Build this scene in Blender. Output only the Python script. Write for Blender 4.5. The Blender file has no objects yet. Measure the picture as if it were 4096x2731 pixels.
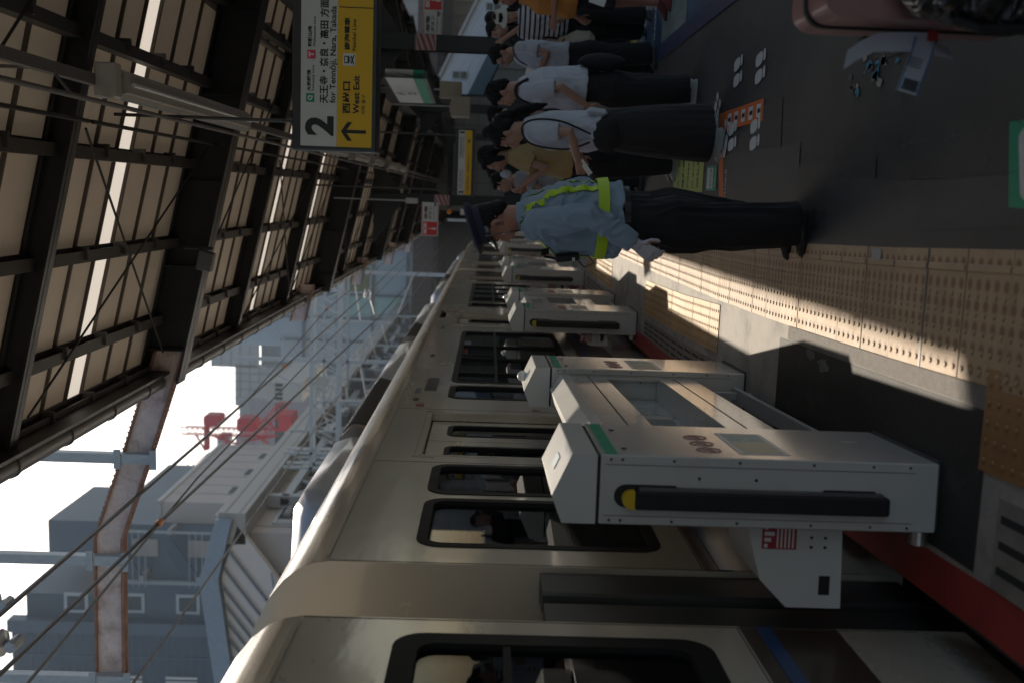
import bpy, bmesh, math, random
from mathutils import Vector, Matrix, noise
random.seed(7)
S = bpy.context.scene
C = S.collection
# ------------------------------------------------------------------ camera
psi = math.atan(.1440); phi = math.atan(.0268 / math.hypot(1, .144)); rho = .033
F0 = Vector((-math.sin(psi), math.cos(psi), 0)); RT = Vector((math.cos(psi), math.sin(psi), 0))
FW = F0 * math.cos(phi) + Vector((0, 0, -1)) * math.sin(phi)
DN = -(RT.cross(FW))
CX = DN * math.cos(rho) + RT * math.sin(rho); CY = RT * math.cos(rho) - DN * math.sin(rho)
cd = bpy.data.cameras.new('camera'); cam = bpy.data.objects.new('camera', cd); C.objects.link(cam)
mw = Matrix((CX, CY, -FW)).transposed().to_4x4(); mw.translation = (0, 0, 1.62); cam.matrix_world = mw
cd.lens = 35.51; cd.sensor_width = 36; cd.clip_end = 3000; cd.clip_start = .05
cd.dof.use_dof = True; cd.dof.focus_distance = 6.0; cd.dof.aperture_fstop = 2.2
S.camera = cam
# ------------------------------------------------------------------ world, sun, exposure
SUN_EL = 36.5; SUN_AZ = -12.8        # sun ahead and a little to the left
w = bpy.data.worlds.new("World"); S.world = w; w.use_nodes = True
wn = w.node_tree.nodes; wl = w.node_tree.links
sk = wn.new('ShaderNodeTexSky'); sk.sky_type = 'NISHITA'; sk.sun_disc = False
sk.sun_elevation = math.radians(SUN_EL); sk.sun_rotation = math.radians(SUN_AZ)
sk.dust_density = 2.0; sk.air_density = 1.2; sk.ozone_density = 1.0
bg = wn['Background']; bg.inputs[1].default_value = .095
wl.new(sk.outputs[0], bg.inputs[0])
sl = bpy.data.lights.new('sun', 'SUN'); sl.energy = 4.6; sl.angle = math.radians(.6); sl.color = (1, .88, .72)
so = bpy.data.objects.new('sun', sl); C.objects.link(so)
el = math.radians(SUN_EL); az = math.radians(SUN_AZ)
sd = Vector((math.sin(az) * math.cos(el), math.cos(az) * math.cos(el), math.sin(el)))
so.rotation_euler = sd.to_track_quat('Z', 'Y').to_euler(); so.location = (-6, 10, 14)
S.view_settings.view_transform = 'Standard'; S.view_settings.look = 'None'
S.view_settings.exposure = 0.5; S.view_settings.gamma = 1
S.cycles.max_bounces = 8; S.cycles.transparent_max_bounces = 12

# ------------------------------------------------------------------ materials
MT = {}
def mat(n, c=(.5, .5, .5), r=.6, metal=0, var=.12, vs=6, bump=0, bs=40, coat=0, dirt=None, emit=0, spec=.5, stretch=None, grime=0):
    if n in MT: return MT[n]
    m = bpy.data.materials.new(n); m.use_nodes = True; MT[n] = m
    N = m.node_tree.nodes; L = m.node_tree.links; P = N['Principled BSDF']
    P.inputs['Roughness'].default_value = r; P.inputs['Metallic'].default_value = metal
    P.inputs['Specular IOR Level'].default_value = spec
    P.inputs['Coat Weight'].default_value = coat; P.inputs['Coat Roughness'].default_value = .12
    tc = N.new('ShaderNodeTexCoord'); vec = tc.outputs['Object']
    if stretch:
        mp = N.new('ShaderNodeMapping'); mp.inputs['Scale'].default_value = stretch
        L.new(vec, mp.inputs[0]); vec = mp.outputs[0]
    nz = N.new('ShaderNodeTexNoise'); nz.inputs['Scale'].default_value = vs; nz.inputs['Detail'].default_value = 6
    nz.inputs['Roughness'].default_value = .65
    L.new(vec, nz.inputs['Vector'])
    rp = N.new('ShaderNodeMapRange'); rp.inputs[1].default_value = .25; rp.inputs[2].default_value = .75
    rp.inputs[3].default_value = 1 - var; rp.inputs[4].default_value = 1 + var
    L.new(nz.outputs['Fac'], rp.inputs[0])
    mx = N.new('ShaderNodeMix'); mx.data_type = 'RGBA'; mx.blend_type = 'MULTIPLY'; mx.inputs[0].default_value = 1
    mx.inputs[6].default_value = (*c, 1); L.new(rp.outputs[0], mx.inputs[7])
    out = mx.outputs[2]
    if dirt:
        dc, dsc, lo, hi = dirt
        n2 = N.new('ShaderNodeTexNoise'); n2.inputs['Scale'].default_value = dsc; n2.inputs['Detail'].default_value = 9
        n2.inputs['Roughness'].default_value = .7; L.new(vec, n2.inputs['Vector'])
        r2 = N.new('ShaderNodeMapRange'); r2.inputs[1].default_value = lo; r2.inputs[2].default_value = hi
        L.new(n2.outputs['Fac'], r2.inputs[0])
        m2 = N.new('ShaderNodeMix'); m2.data_type = 'RGBA'; m2.inputs[7].default_value = (*dc, 1)
        L.new(r2.outputs[0], m2.inputs[0]); L.new(out, m2.inputs[6]); out = m2.outputs[2]
    L.new(out, P.inputs['Base Color'])
    if var > 0:
        rr = N.new('ShaderNodeMapRange'); rr.inputs[3].default_value = max(.03, r - .1); rr.inputs[4].default_value = min(1, r + .1)
        L.new(nz.outputs['Fac'], rr.inputs[0]); L.new(rr.outputs[0], P.inputs['Roughness'])
    if bump:
        bn = N.new('ShaderNodeTexNoise'); bn.inputs['Scale'].default_value = bs; bn.inputs['Detail'].default_value = 4
        L.new(vec, bn.inputs['Vector'])
        bp = N.new('ShaderNodeBump'); bp.inputs['Strength'].default_value = bump; bp.inputs['Distance'].default_value = .02
        L.new(bn.outputs['Fac'], bp.inputs['Height']); L.new(bp.outputs[0], P.inputs['Normal'])
        if coat: L.new(bp.outputs[0], P.inputs['Coat Normal'])
    if emit:
        P.inputs['Emission Color'].default_value = (*c, 1); P.inputs['Emission Strength'].default_value = emit
    return m
def glass(n, tint=(.5, .55, .55), mixf=.75, rough=.02):
    if n in MT: return MT[n]
    m = bpy.data.materials.new(n); m.use_nodes = True; MT[n] = m
    N = m.node_tree.nodes; L = m.node_tree.links; N.remove(N['Principled BSDF'])
    t = N.new('ShaderNodeBsdfTransparent'); t.inputs[0].default_value = (*tint, 1)
    g = N.new('ShaderNodeBsdfGlossy'); g.inputs['Roughness'].default_value = rough; g.inputs[0].default_value = (.9, .92, .95, 1)
    f = N.new('ShaderNodeFresnel'); f.inputs[0].default_value = 1.5
    a = N.new('ShaderNodeMath'); a.operation = 'MULTIPLY_ADD'; a.inputs[1].default_value = 1.0; a.inputs[2].default_value = 1 - mixf - .2
    L.new(f.outputs[0], a.inputs[0]); a.use_clamp = True
    x = N.new('ShaderNodeMixShader'); L.new(a.outputs[0], x.inputs[0]); L.new(t.outputs[0], x.inputs[1]); L.new(g.outputs[0], x.inputs[2])
    L.new(x.outputs[0], N['Material Output'].inputs[0])
    return m
asph = mat('asphalt', (.0155, .0165, .0185), .6, var=.35, vs=1.3, bump=.35, bs=220, dirt=((.044, .044, .047), 1.1, .42, .74))
asph2 = mat('asphalt_patch', (.032, .032, .034), .6, var=.25, vs=3, bump=.25, bs=160)
conc = mat('concrete', (.33, .31, .285), .8, var=.25, vs=3, bump=.2, bs=90, dirt=((.12, .11, .10), 2.5, .5, .75))
conc2 = mat('rough_concrete', (.2, .185, .17), .8, var=.3, vs=30, bump=.5, bs=220)
paver = mat('slotted_paver', (.22, .2, .18), .8, var=.25, vs=8, bump=.2, bs=120)
red = mat('red_edge_paint', (.30, .03, .025), .55, var=.25, vs=5, bump=.15, bs=80, dirt=((.12, .03, .03), 6, .6, .8))
white = mat('white_enamel', (.58, .575, .56), .32, var=.04, vs=3, coat=.35, dirt=((.42, .41, .4), 5, .62, .9))
whitep = mat('white_plate', (.66, .655, .64), .4, var=.04, vs=3)
black = mat('black_rubber', (.009, .009, .010), .7, var=.1)
dark = mat('dark_steel', (.012, .013, .016), .5, var=.3, vs=3, dirt=((.03, .028, .026), 9, .6, .85))
dark2 = mat('weathered_dark_steel', (.05, .046, .042), .6, var=.3, vs=9, dirt=((.09, .075, .06), 12, .55, .8))
cream = mat('cream_train_paint', (.42, .38, .315), .26, var=.05, vs=1.2, coat=.8, stretch=(1, .35, 1), bump=.26, bs=3.0, dirt=((.33, .29, .23), 3.5, .6, .95))
beige = mat('roof_sheet', (.50, .43, .345), .6, var=.08, vs=2, bump=.08, bs=30, dirt=((.36, .28, .2), 1.6, .55, .85))
seam = mat('roof_seam', (.09, .07, .055), .7)
brown = mat('brown_train_band', (.05, .035, .025), .35, var=.1, coat=.3)
blue = mat('blue_stripe', (.01, .05, .16), .35, var=.1, coat=.3)
grey = mat('grey_paint', (.35, .35, .35), .5, var=.1, vs=4, dirt=((.2, .19, .18), 7, .6, .85))
lgrey = mat('light_grey_housing', (.42, .40, .37), .5, var=.12, vs=8, dirt=((.2, .18, .16), 9, .58, .85))
dgrey = mat('dark_grey', (.05, .052, .055), .5, var=.15)
rust = mat('rusty_steel', (.56, .46, .43), .75, var=.3, vs=7, bump=.3, bs=40, stretch=(1, 1, 1), dirt=((.25, .13, .09), 3.2, .5, .74))
rustd = mat('rust_flange', (.26, .14, .10), .85, var=.4, vs=14, bump=.4, bs=50)
yellow = mat('yellow_sign', (.74, .42, .01), .45, var=.02)
green = mat('green_sign', (.0, .27, .15), .5, var=.05)
redp = mat('red_sign', (.6, .03, .03), .5, var=.05)
pinkred = mat('pink_red_sign', (.65, .05, .12), .5, var=.05)
textm = mat('sign_lettering', (.012, .012, .014), .5, var=0)
greytext = mat('faded_lettering', (.09, .09, .09), .6, var=0)
alu = mat('brushed_metal', (.5, .5, .5), .35, metal=.9, var=.1)
ltgl = glass('train_glass', (.55, .58, .58), .86, .01)
panelgl = glass('gate_glass', (.72, .76, .75), .82, .02)
lit = mat('translucent_sheet', (.8, .74, .65), .5, var=.05)
def _trans(m, fac, col):
    N = m.node_tree.nodes; L = m.node_tree.links; P = N['Principled BSDF']
    t = N.new('ShaderNodeBsdfTranslucent'); t.inputs[0].default_value = (*col, 1)
    x = N.new('ShaderNodeMixShader'); x.inputs[0].default_value = fac
    L.new(P.outputs[0], x.inputs[1]); L.new(t.outputs[0], x.inputs[2]); L.new(x.outputs[0], N['Material Output'].inputs[0])
_trans(lit, .75, (.62, .57, .50)); _trans(beige, .07, (.38, .31, .23))

# ------------------------------------------------------------------ mesh helpers
class MB:
    def __init__(s): s.v = []; s.f = []; s.m = []; s.uv = None
    def add(s, vs, fs, mi=0):
        o = len(s.v); s.v += [tuple(p) for p in vs]
        for f in fs: s.f.append(tuple(i + o for i in f)); s.m.append(mi)
        return s
    def box(s, x0, x1, y0, y1, z0, z1, mi=0, sh=(0, 0)):
        # sh: y-slope of x (follows the platform curve) at y0, y1
        a, b = sh
        vs = [(x0 + a, y0, z0), (x1 + a, y0, z0), (x1 + b, y1, z0), (x0 + b, y1, z0), (x0 + a, y0, z1), (x1 + a, y0, z1), (x1 + b, y1, z1), (x0 + b, y1, z1)]
        return s.add(vs, [(0, 3, 2, 1), (4, 5, 6, 7), (0, 1, 5, 4), (1, 2, 6, 5), (2, 3, 7, 6), (3, 0, 4, 7)], mi)
    def obox(s, c, size, R=None, mi=0):
        hx, hy, hz = [q / 2 for q in size]; c = Vector(c); R = R or Matrix.Identity(3)
        vs = [c + R @ Vector((x, y, z)) for z in (-hz, hz) for x, y in ((-hx, -hy), (hx, -hy), (hx, hy), (-hx, hy))]
        return s.add(vs, [(0, 3, 2, 1), (4, 5, 6, 7), (0, 1, 5, 4), (1, 2, 6, 5), (2, 3, 7, 6), (3, 0, 4, 7)], mi)
    def prism(s, poly, ax, a, b, mi=0, mcap=None):
        # poly: 2d points; ax 0: (y,z) extruded in x; 1: (x,z) in y; 2: (x,y) in z
        def P(p, t): return (t, p[0], p[1]) if ax == 0 else ((p[0], t, p[1]) if ax == 1 else (p[0], p[1], t))
        n = len(poly); vs = [P(p, a) for p in poly] + [P(p, b) for p in poly]
        fs = [(i, (i + 1) % n, n + (i + 1) % n, n + i) for i in range(n)]
        s.add(vs, fs, mi); s.add(vs[:n], [tuple(range(n))[::-1]], mi if mcap is None else mcap)
        return s.add(vs[n:], [tuple(range(n))], mi if mcap is None else mcap)
    def tube(s, pts, r, n=8, mi=0, cap=True, up=None):
        pts = [Vector(p) for p in pts]; k = len(pts)
        if not isinstance(r, (list, tuple)): r = [r] * k
        rings = []; u = None
        for i, p in enumerate(pts):
            d = (pts[min(i + 1, k - 1)] - pts[max(i - 1, 0)]).normalized()
            if u is None:
                u = Vector(up) if up else (Vector((0, 0, 1)) if abs(d.z) < .9 else Vector((0, 1, 0)))
            u = (u - d * u.dot(d)).normalized(); w_ = d.cross(u)
            ra, rb = r[i] if isinstance(r[i], (list, tuple)) else (r[i], r[i])
            rings.append([p + u * (ra * math.cos(t * 2 * math.pi / n)) + w_ * (rb * math.sin(t * 2 * math.pi / n)) for t in range(n)])
        vs = [q for g in rings for q in g]
        fs = [(i * n + j, i * n + (j + 1) % n, (i + 1) * n + (j + 1) % n, (i + 1) * n + j) for i in range(k - 1) for j in range(n)]
        if cap: fs += [tuple(range(n))[::-1], tuple((k - 1) * n + j for j in range(n))]
        return s.add(vs, fs, mi)
    def ell(s, c, r, R=None, nu=12, nv=8, mi=0):
        c = Vector(c); R = R or Matrix.Identity(3); vs = [c + R @ Vector((0, 0, r[2]))]
        for i in range(1, nv):
            a = math.pi * i / nv
            for j in range(nu):
                b = 2 * math.pi * j / nu
                vs.append(c + R @ Vector((r[0] * math.sin(a) * math.cos(b), r[1] * math.sin(a) * math.sin(b), r[2] * math.cos(a))))
        vs.append(c - R @ Vector((0, 0, r[2]))); e = len(vs) - 1
        fs = [(0, 1 + j, 1 + (j + 1) % nu) for j in range(nu)]
        for i in range(nv - 2):
            for j in range(nu):
                a = 1 + i * nu; fs.append((a + j, a + nu + j, a + nu + (j + 1) % nu, a + (j + 1) % nu))
        fs += [(e, 1 + (nv - 2) * nu + (j + 1) % nu, 1 + (nv - 2) * nu + j) for j in range(nu)]
        return s.add(vs, fs, mi)
    def loft(s, secs, n=20, mi=0, pw=2.0):
        # secs: (centre, rx, ry) horizontal superellipse sections, bottom to top
        vs = []
        for c, rx, ry in secs:
            for j in range(n):
                t = 2 * math.pi * j / n; ct, st = math.cos(t), math.sin(t)
                vs.append((c[0] + rx * math.copysign(abs(ct) ** (2 / pw), ct), c[1] + ry * math.copysign(abs(st) ** (2 / pw), st), c[2]))
        k = len(secs)
        fs = [(i * n + j, i * n + (j + 1) % n, (i + 1) * n + (j + 1) % n, (i + 1) * n + j) for i in range(k - 1) for j in range(n)]
        fs += [tuple(range(n))[::-1], tuple((k - 1) * n + j for j in range(n))]
        return s.add(vs, fs, mi)
    def build(s, name, mats, parent=None, smooth=0, bevel=0, world=False, recalc=True):
        me = bpy.data.meshes.new(name); v = s.v
        if world and parent:
            o = parent.location; v = [(p[0] - o.x, p[1] - o.y, p[2] - o.z) for p in v]
        me.from_pydata(v, [], s.f); 
        for m in (mats if isinstance(mats, (list, tuple)) else [mats]): me.materials.append(m)
        me.polygons.foreach_set('material_index', s.m)
        if recalc:
            b = bmesh.new(); b.from_mesh(me)
            if bevel:
                b.edges.ensure_lookup_table()
                bmesh.ops.recalc_face_normals(b, faces=b.faces)
                es = [e for e in b.edges if e.is_manifold and e.calc_face_angle(0) > .5]
                bmesh.ops.bevel(b, geom=es, offset=bevel, segments=1, affect='EDGES', clamp_overlap=True)
            bmesh.ops.recalc_face_normals(b, faces=b.faces); b.to_mesh(me); b.free()
        if smooth:
            me.shade_smooth(); me.set_sharp_from_angle(angle=math.radians(smooth))
        ob = bpy.data.objects.new(name, me); C.objects.link(ob)
        if parent: ob.parent = parent
        me.update(); return ob
def tag(o, label=None, cat=None, group=None, kind=None):
    if label: o['label'] = label
    if cat: o['category'] = cat
    if group: o['group'] = group
    if kind: o['kind'] = kind
    return o
def thing(name, label, cat, loc=(0, 0, 0), rz=0, group=None):
    o = bpy.data.objects.new(name, None); C.objects.link(o); o.location = loc; o.rotation_euler = (0, 0, rz)
    o.empty_display_size = .1
    return tag(o, label, cat, group)
def kids(o): return [c for c in C.objects if c.parent == o]
def copy_tree(o, parent=None):
    c = o.copy(); C.objects.link(c); c.parent = parent
    for ch in kids(o): copy_tree(ch, c)
    return c
def text(s, size, loc, m, parent=None, rot=(math.pi / 2, 0, 0), sx=1.0, bold=0, name='lettering', align='LEFT', world=True, depth=.0008):
    cu = bpy.data.curves.new(name, 'FONT'); cu.body = s; cu.size = size; cu.offset = bold; cu.align_x = align
    cu.extrude = depth; cu.resolution_u = 4
    t = bpy.data.objects.new(name, cu); C.objects.link(t)
    dg = bpy.context.evaluated_depsgraph_get(); me = bpy.data.meshes.new_from_object(t.evaluated_get(dg))
    C.objects.unlink(t); bpy.data.objects.remove(t)
    me.materials.clear(); me.materials.append(m)
    o = bpy.data.objects.new(name, me); C.objects.link(o); o.parent = parent
    o.location = Vector(loc) - (parent.location if (parent and world) else Vector()); o.rotation_euler = rot; o.scale = (sx, 1, 1)
    return o
def textw(s, h, w_, loc, m, parent, rot=(math.pi / 2, 0, 0), bold=0, name='lettering'):
    "text fitted to a cap height h and a width w_"
    o = text(s, 1.0, loc, m, parent, rot, 1, bold / max(h, .001), name)
    xs = [v.co.x for v in o.data.vertices]; ys = [v.co.y for v in o.data.vertices]
    kx = w_ / (max(xs) - min(xs)); ky = h / (max(ys) - min(ys))
    x0, y0 = min(xs), min(ys)
    for v in o.data.vertices: v.co.x = (v.co.x - x0) * kx; v.co.y = (v.co.y - y0) * ky; v.co.z *= 1
    return o
def interp(tab, y):
    if y <= tab[0][0]:
        (a, b), (c, d) = tab[0], tab[1]
    elif y >= tab[-1][0]:
        (a, b), (c, d) = tab[-2], tab[-1]
    else:
        for (a, b), (c, d) in zip(tab, tab[1:]):
            if a <= y <= c: break
    return b + (d - b) * (y - a) / (c - a)
# platform-side faces of the gate line, and the tile line, as they run along the gently curving platform
def gx(y): return interp([(-12, -.3), (0, -.70), (2, -.79), (3.4, -.873), (4.8, -.955), (6.1, -1.03), (8.2, -1.12), (10.6, -1.18), (13.5, -1.195), (16.7, -1.19), (24, -1.115), (34, -1.1), (60, -1.1), (110, -1.1)], y)
def tx(y): return interp([(-12, -.1), (0, -.42), (2, -.50), (3, -.54), (4, -.583), (5.6, -.638), (7, -.665), (10.4, -.683), (13, -.686), (18, -.67), (24, -.62), (34, -.6), (60, -.6), (110, -.6)], y)
def ex(y): return interp([(-12, -.95), (0, -1.24), (2.8, -1.31), (4.4, -1.43), (10, -1.52), (16, -1.60), (24, -1.66), (60, -1.8), (110, -2)], y)
def strip(mb, fa, fb, y0, y1, z, step=.6, mi=0, th=None):
    n = max(1, int(round((y1 - y0) / step)))
    for i in range(n):
        a = y0 + (y1 - y0) * i / n; b = y0 + (y1 - y0) * (i + 1) / n
        if th is None: mb.add([(fa(a), a, z), (fb(a), a, z), (fb(b), b, z), (fa(b), b, z)], [(0, 1, 2, 3)], mi)
        else:
            vs = [(fa(a), a, z - th), (fb(a), a, z - th), (fb(b), b, z - th), (fa(b), b, z - th), (fa(a), a, z), (fb(a), a, z), (fb(b), b, z), (fa(b), b, z)]
            mb.add(vs, [(0, 3, 2, 1), (4, 5, 6, 7), (0, 1, 5, 4), (1, 2, 6, 5), (2, 3, 7, 6), (3, 0, 4, 7)], mi)
    return mb

# ================================================================== SETTING
m = MB(); m.add([(-400, -60, -1.9), (400, -60, -1.9), (400, 900, -1.9), (-400, 900, -1.9)], [(0, 1, 2, 3)])
tag(m.build('ground', mat('ground_soil', (.12, .115, .105), .9, var=.3, vs=.3)), kind='structure')
ballast = mat('track_ballast', (.09, .075, .065), .95, var=.5, vs=60, bump=1, bs=60)
m = MB(); m.box(-9.5, -.2, -14, 78, -1.88, -1.35); tag(m.build('track_bed', ballast), kind='structure')
m = MB(); m.box(6.6, 15.5, -14, 78, -1.88, -1.35); tag(m.build('track_bed', ballast), kind='structure')
for xx in (-2.45, -3.52, -7.0, -8.07, 8.2, 9.27):
    m = MB(); m.prism([(xx - .07, -1.35), (xx + .07, -1.35), (xx + .03, -1.3), (xx + .033, -1.22), (xx - .033, -1.22), (xx - .03, -1.3)], 1, -14, 78)
    tag(m.build('rail', mat('rail_steel', (.16, .11, .09), .5, metal=.5)), kind='structure')
# platform body with its top in asphalt
m = MB(); strip(m, lambda y: ex(y) + .003, lambda y: 6.3, -12, 78, 0, 2, th=.16); 
tag(m.build('platform_floor', asph), kind='structure')
m = MB(); strip(m, lambda y: ex(y) + .25, lambda y: 6.0, -12, 78, -.161, 4, th=1.72)
tag(m.build('platform_wall', mat('platform_side_concrete', (.08, .075, .07), .9, var=.3)), kind='structure')
# concrete band between the tactile strip and the platform edge
m = MB(); strip(m, lambda y: ex(y) + .16, lambda y: tx(y) + .44, -6, 60, .004, .6)
tag(m.build('concrete_edge_band', conc), kind='structure')
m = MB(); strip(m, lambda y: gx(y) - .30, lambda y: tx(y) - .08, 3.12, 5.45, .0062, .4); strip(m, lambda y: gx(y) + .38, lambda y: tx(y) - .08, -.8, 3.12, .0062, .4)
tag(m.build('dark_asphalt_area', mat('dark_asphalt', (.020, .019, .019), .7, var=.35, vs=3, bump=.3, bs=120, dirt=((.07, .067, .065), 4, .56, .8))), kind='structure')  # darker pavement beside the near gates
m = MB()
random.seed(3)
for (px, py, rr) in [(-.74, 4.72, .03), (-.72, 4.9, .025)]:
    ps = [(px + rr * (1 + .5 * random.uniform(-1, 1)) * math.cos(t * .52), py + 2.5 * rr * (1 + .5 * random.uniform(-1, 1)) * math.sin(t * .52), .0075) for t in range(12)]
    m.add(ps, [tuple(range(12))])
tag(m.build('mortar_patch', mat('pale_mortar', (.16, .155, .15), .85, var=.3, vs=20)), kind='structure')
# red painted nosing
m = MB(); strip(m, lambda y: ex(y), lambda y: ex(y) + .16, -6, 60, .006, .6, th=.168)
tag(m.build('red_platform_edge', red), kind='structure')
# rough concrete seam on the train side of the tiles + asphalt joint on the other side
m = MB(); strip(m, lambda y: tx(y) - .075, lambda y: tx(y) - .004, -4, 5.3, .0085, .3)
tag(m.build('rough_mortar_seam', conc2), kind='structure')
m = MB(); strip(m, lambda y: tx(y) + .435, lambda y: tx(y) + .50, -4, 30, .0085, .3)
tag(m.build('asphalt_joint', asph2), kind='structure')
# asphalt patches (repairs) on the platform floor
m = MB()
for (x0, x1, y0, y1, sk_) in [(.22, .6, 5.7, 6.35, .05), (.62, 1.0, 3.72, 4.3, -.1), (-.02, .22, 4.25, 6.2, .03), (.1, .34, 6.4, 7.2, 0)]:
    m.add([(x0, y0, .004), (x1, y0 + sk_, .004), (x1 - .02, y1, .004), (x0, y1 + sk_ * .5, .004)], [(0, 1, 2, 3)])
tag(m.build('asphalt_repair_patch', asph2), kind='structure')
m = MB(); strip(m, lambda y: tx(y) + .50, lambda y: .125 + .012 * math.sin(y * 3), 1.5, 4.85, .0045, .3); strip(m, lambda y: tx(y) + .50, lambda y: .33 + .01 * math.sin(y * 4), 5.35, 7.0, .0045, .3)
tag(m.build('paler_asphalt_band', mat('paler_asphalt', (.034, .034, .037), .6, var=.4, vs=2.2, bump=.3, bs=200, dirt=((.02, .02, .022), 2.6, .5, .7), stretch=(2.5, .8, 1))), kind='structure')
m = MB(); rnd = random.Random(9)
for (x0, y0, x1, y1, jit) in ((.30, 2.9, .23, 4.4, .012), (.24, 4.6, .34, 6.3, .015), (.42, 4.9, .46, 5.9, .01), (.55, 3.9, .40, 4.35, .01), (.13, 2.4, .12, 4.85, .004), (.34, 5.3, .33, 7.0, .006), (-.02, 5.3, .33, 5.34, .005), (.70, 4.3, .95, 5.2, .02)):
    n = int(math.hypot(x1 - x0, y1 - y0) / .03); px_, py_ = x0, y0
    for i in range(1, n + 1):
        t_ = i / n; qx, qy = x0 + (x1 - x0) * t_ + rnd.gauss(0, jit), y0 + (y1 - y0) * t_ + rnd.gauss(0, .004); w_ = rnd.uniform(.0006, .0032) if rnd.random() > .25 else .0002
        m.add([(px_ - w_, py_, .0052), (px_ + w_, py_, .0052), (qx + w_, qy, .0052), (qx - w_, qy, .0052)], [(0, 1, 2, 3)]); px_, py_ = qx, qy
tag(m.build('asphalt_cracks', mat('dusty_crack', (.10, .098, .095), .9, var=.4, vs=40)), kind='structure')
m = MB()
for i in range(420):
    x = rnd.uniform(-.05, 2.2); y = rnd.uniform(2.6, 9); r_ = rnd.uniform(.001, .004) if rnd.random() > .06 else rnd.uniform(.008, .014)
    m.add([(x + r_ * math.cos(a), y + r_ * math.sin(a) * rnd.uniform(.7, 1.4), .0053) for a in (0, 1.05, 2.1, 3.15, 4.2, 5.25)], [(0, 1, 2, 3, 4, 5)])
tag(m.build('gum_spots_and_grit', mat('grit_grey', (.075, .073, .07), .9), recalc=False), kind='stuff', label='scattered grit and old gum spots on the dark asphalt', cat='grit')
# ---- tactile tiles: a tile mesh with five by five studs and a guide bar, all along the curved line
def tile_mat(n, c, wear):
    mm = mat(n, c, .62, var=.12, vs=9, bump=.12, bs=120, dirt=((c[0] * .55, c[1] * .5, c[2] * .5), 7, .56, .85))
    N = mm.node_tree.nodes; L = mm.node_tree.links; P = N['Principled BSDF']
    src = P.inputs['Base Color'].links[0].from_socket
    uv = N.new('ShaderNodeUVMap'); uv.uv_map = 'UVMap'
    fr = N.new('ShaderNodeVectorMath'); fr.operation = 'FRACTION'; L.new(uv.outputs[0], fr.inputs[0])
    ds = N.new('ShaderNodeVectorMath'); ds.operation = 'DISTANCE'; ds.inputs[1].default_value = (.5, .5, 0); L.new(fr.outputs[0], ds.inputs[0])
    r_ = N.new('ShaderNodeMapRange'); r_.interpolation_type = 'SMOOTHSTEP'
    r_.inputs[1].default_value = .17; r_.inputs[2].default_value = .40; r_.inputs[3].default_value = wear; r_.inputs[4].default_value = 0
    L.new(ds.outputs[1], r_.inputs[0])
    mx = N.new('ShaderNodeMix'); mx.data_type = 'RGBA'; mx.inputs[7].default_value = (.17, .075, .03, 1)
    sp_ = N.new('ShaderNodeSeparateXYZ'); L.new(uv.outputs[0], sp_.inputs[0])
    dv = N.new('ShaderNodeMath'); dv.operation = 'MULTIPLY_ADD'; dv.inputs[1].default_value = .2; dv.inputs[2].default_value = 0.0; L.new(sp_.outputs[1], dv.inputs[0])
    fl = N.new('ShaderNodeMath'); fl.operation = 'FLOOR'; L.new(dv.outputs[0], fl.inputs[0])
    wnz = N.new('ShaderNodeTexWhiteNoise'); wnz.noise_dimensions = '1D'; L.new(fl.outputs[0], wnz.inputs['W'])
    wr = N.new('ShaderNodeMapRange'); wr.inputs[3].default_value = .80; wr.inputs[4].default_value = 1.08; L.new(wnz.outputs[0], wr.inputs[0])
    mm2 = N.new('ShaderNodeMix'); mm2.data_type = 'RGBA'; mm2.blend_type = 'MULTIPLY'; mm2.inputs[0].default_value = 1; L.new(src, mm2.inputs[6]); L.new(wr.outputs[0], mm2.inputs[7])
    L.new(r_.outputs[0], mx.inputs[0]); L.new(mm2.outputs[2], mx.inputs[6]); L.new(mx.outputs[2], P.inputs['Base Color'])
    return mm
tilem = tile_mat('worn_tactile_tile', (.43, .30, .18), .85)
tile2 = tile_mat('yellow_tactile_tile', (.52, .33, .145), .55)
tile3 = tile_mat('shaded_orange_tile', (.32, .16, .055), .5)  # near door block: shade painted in as a darker orange tile colour
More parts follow.
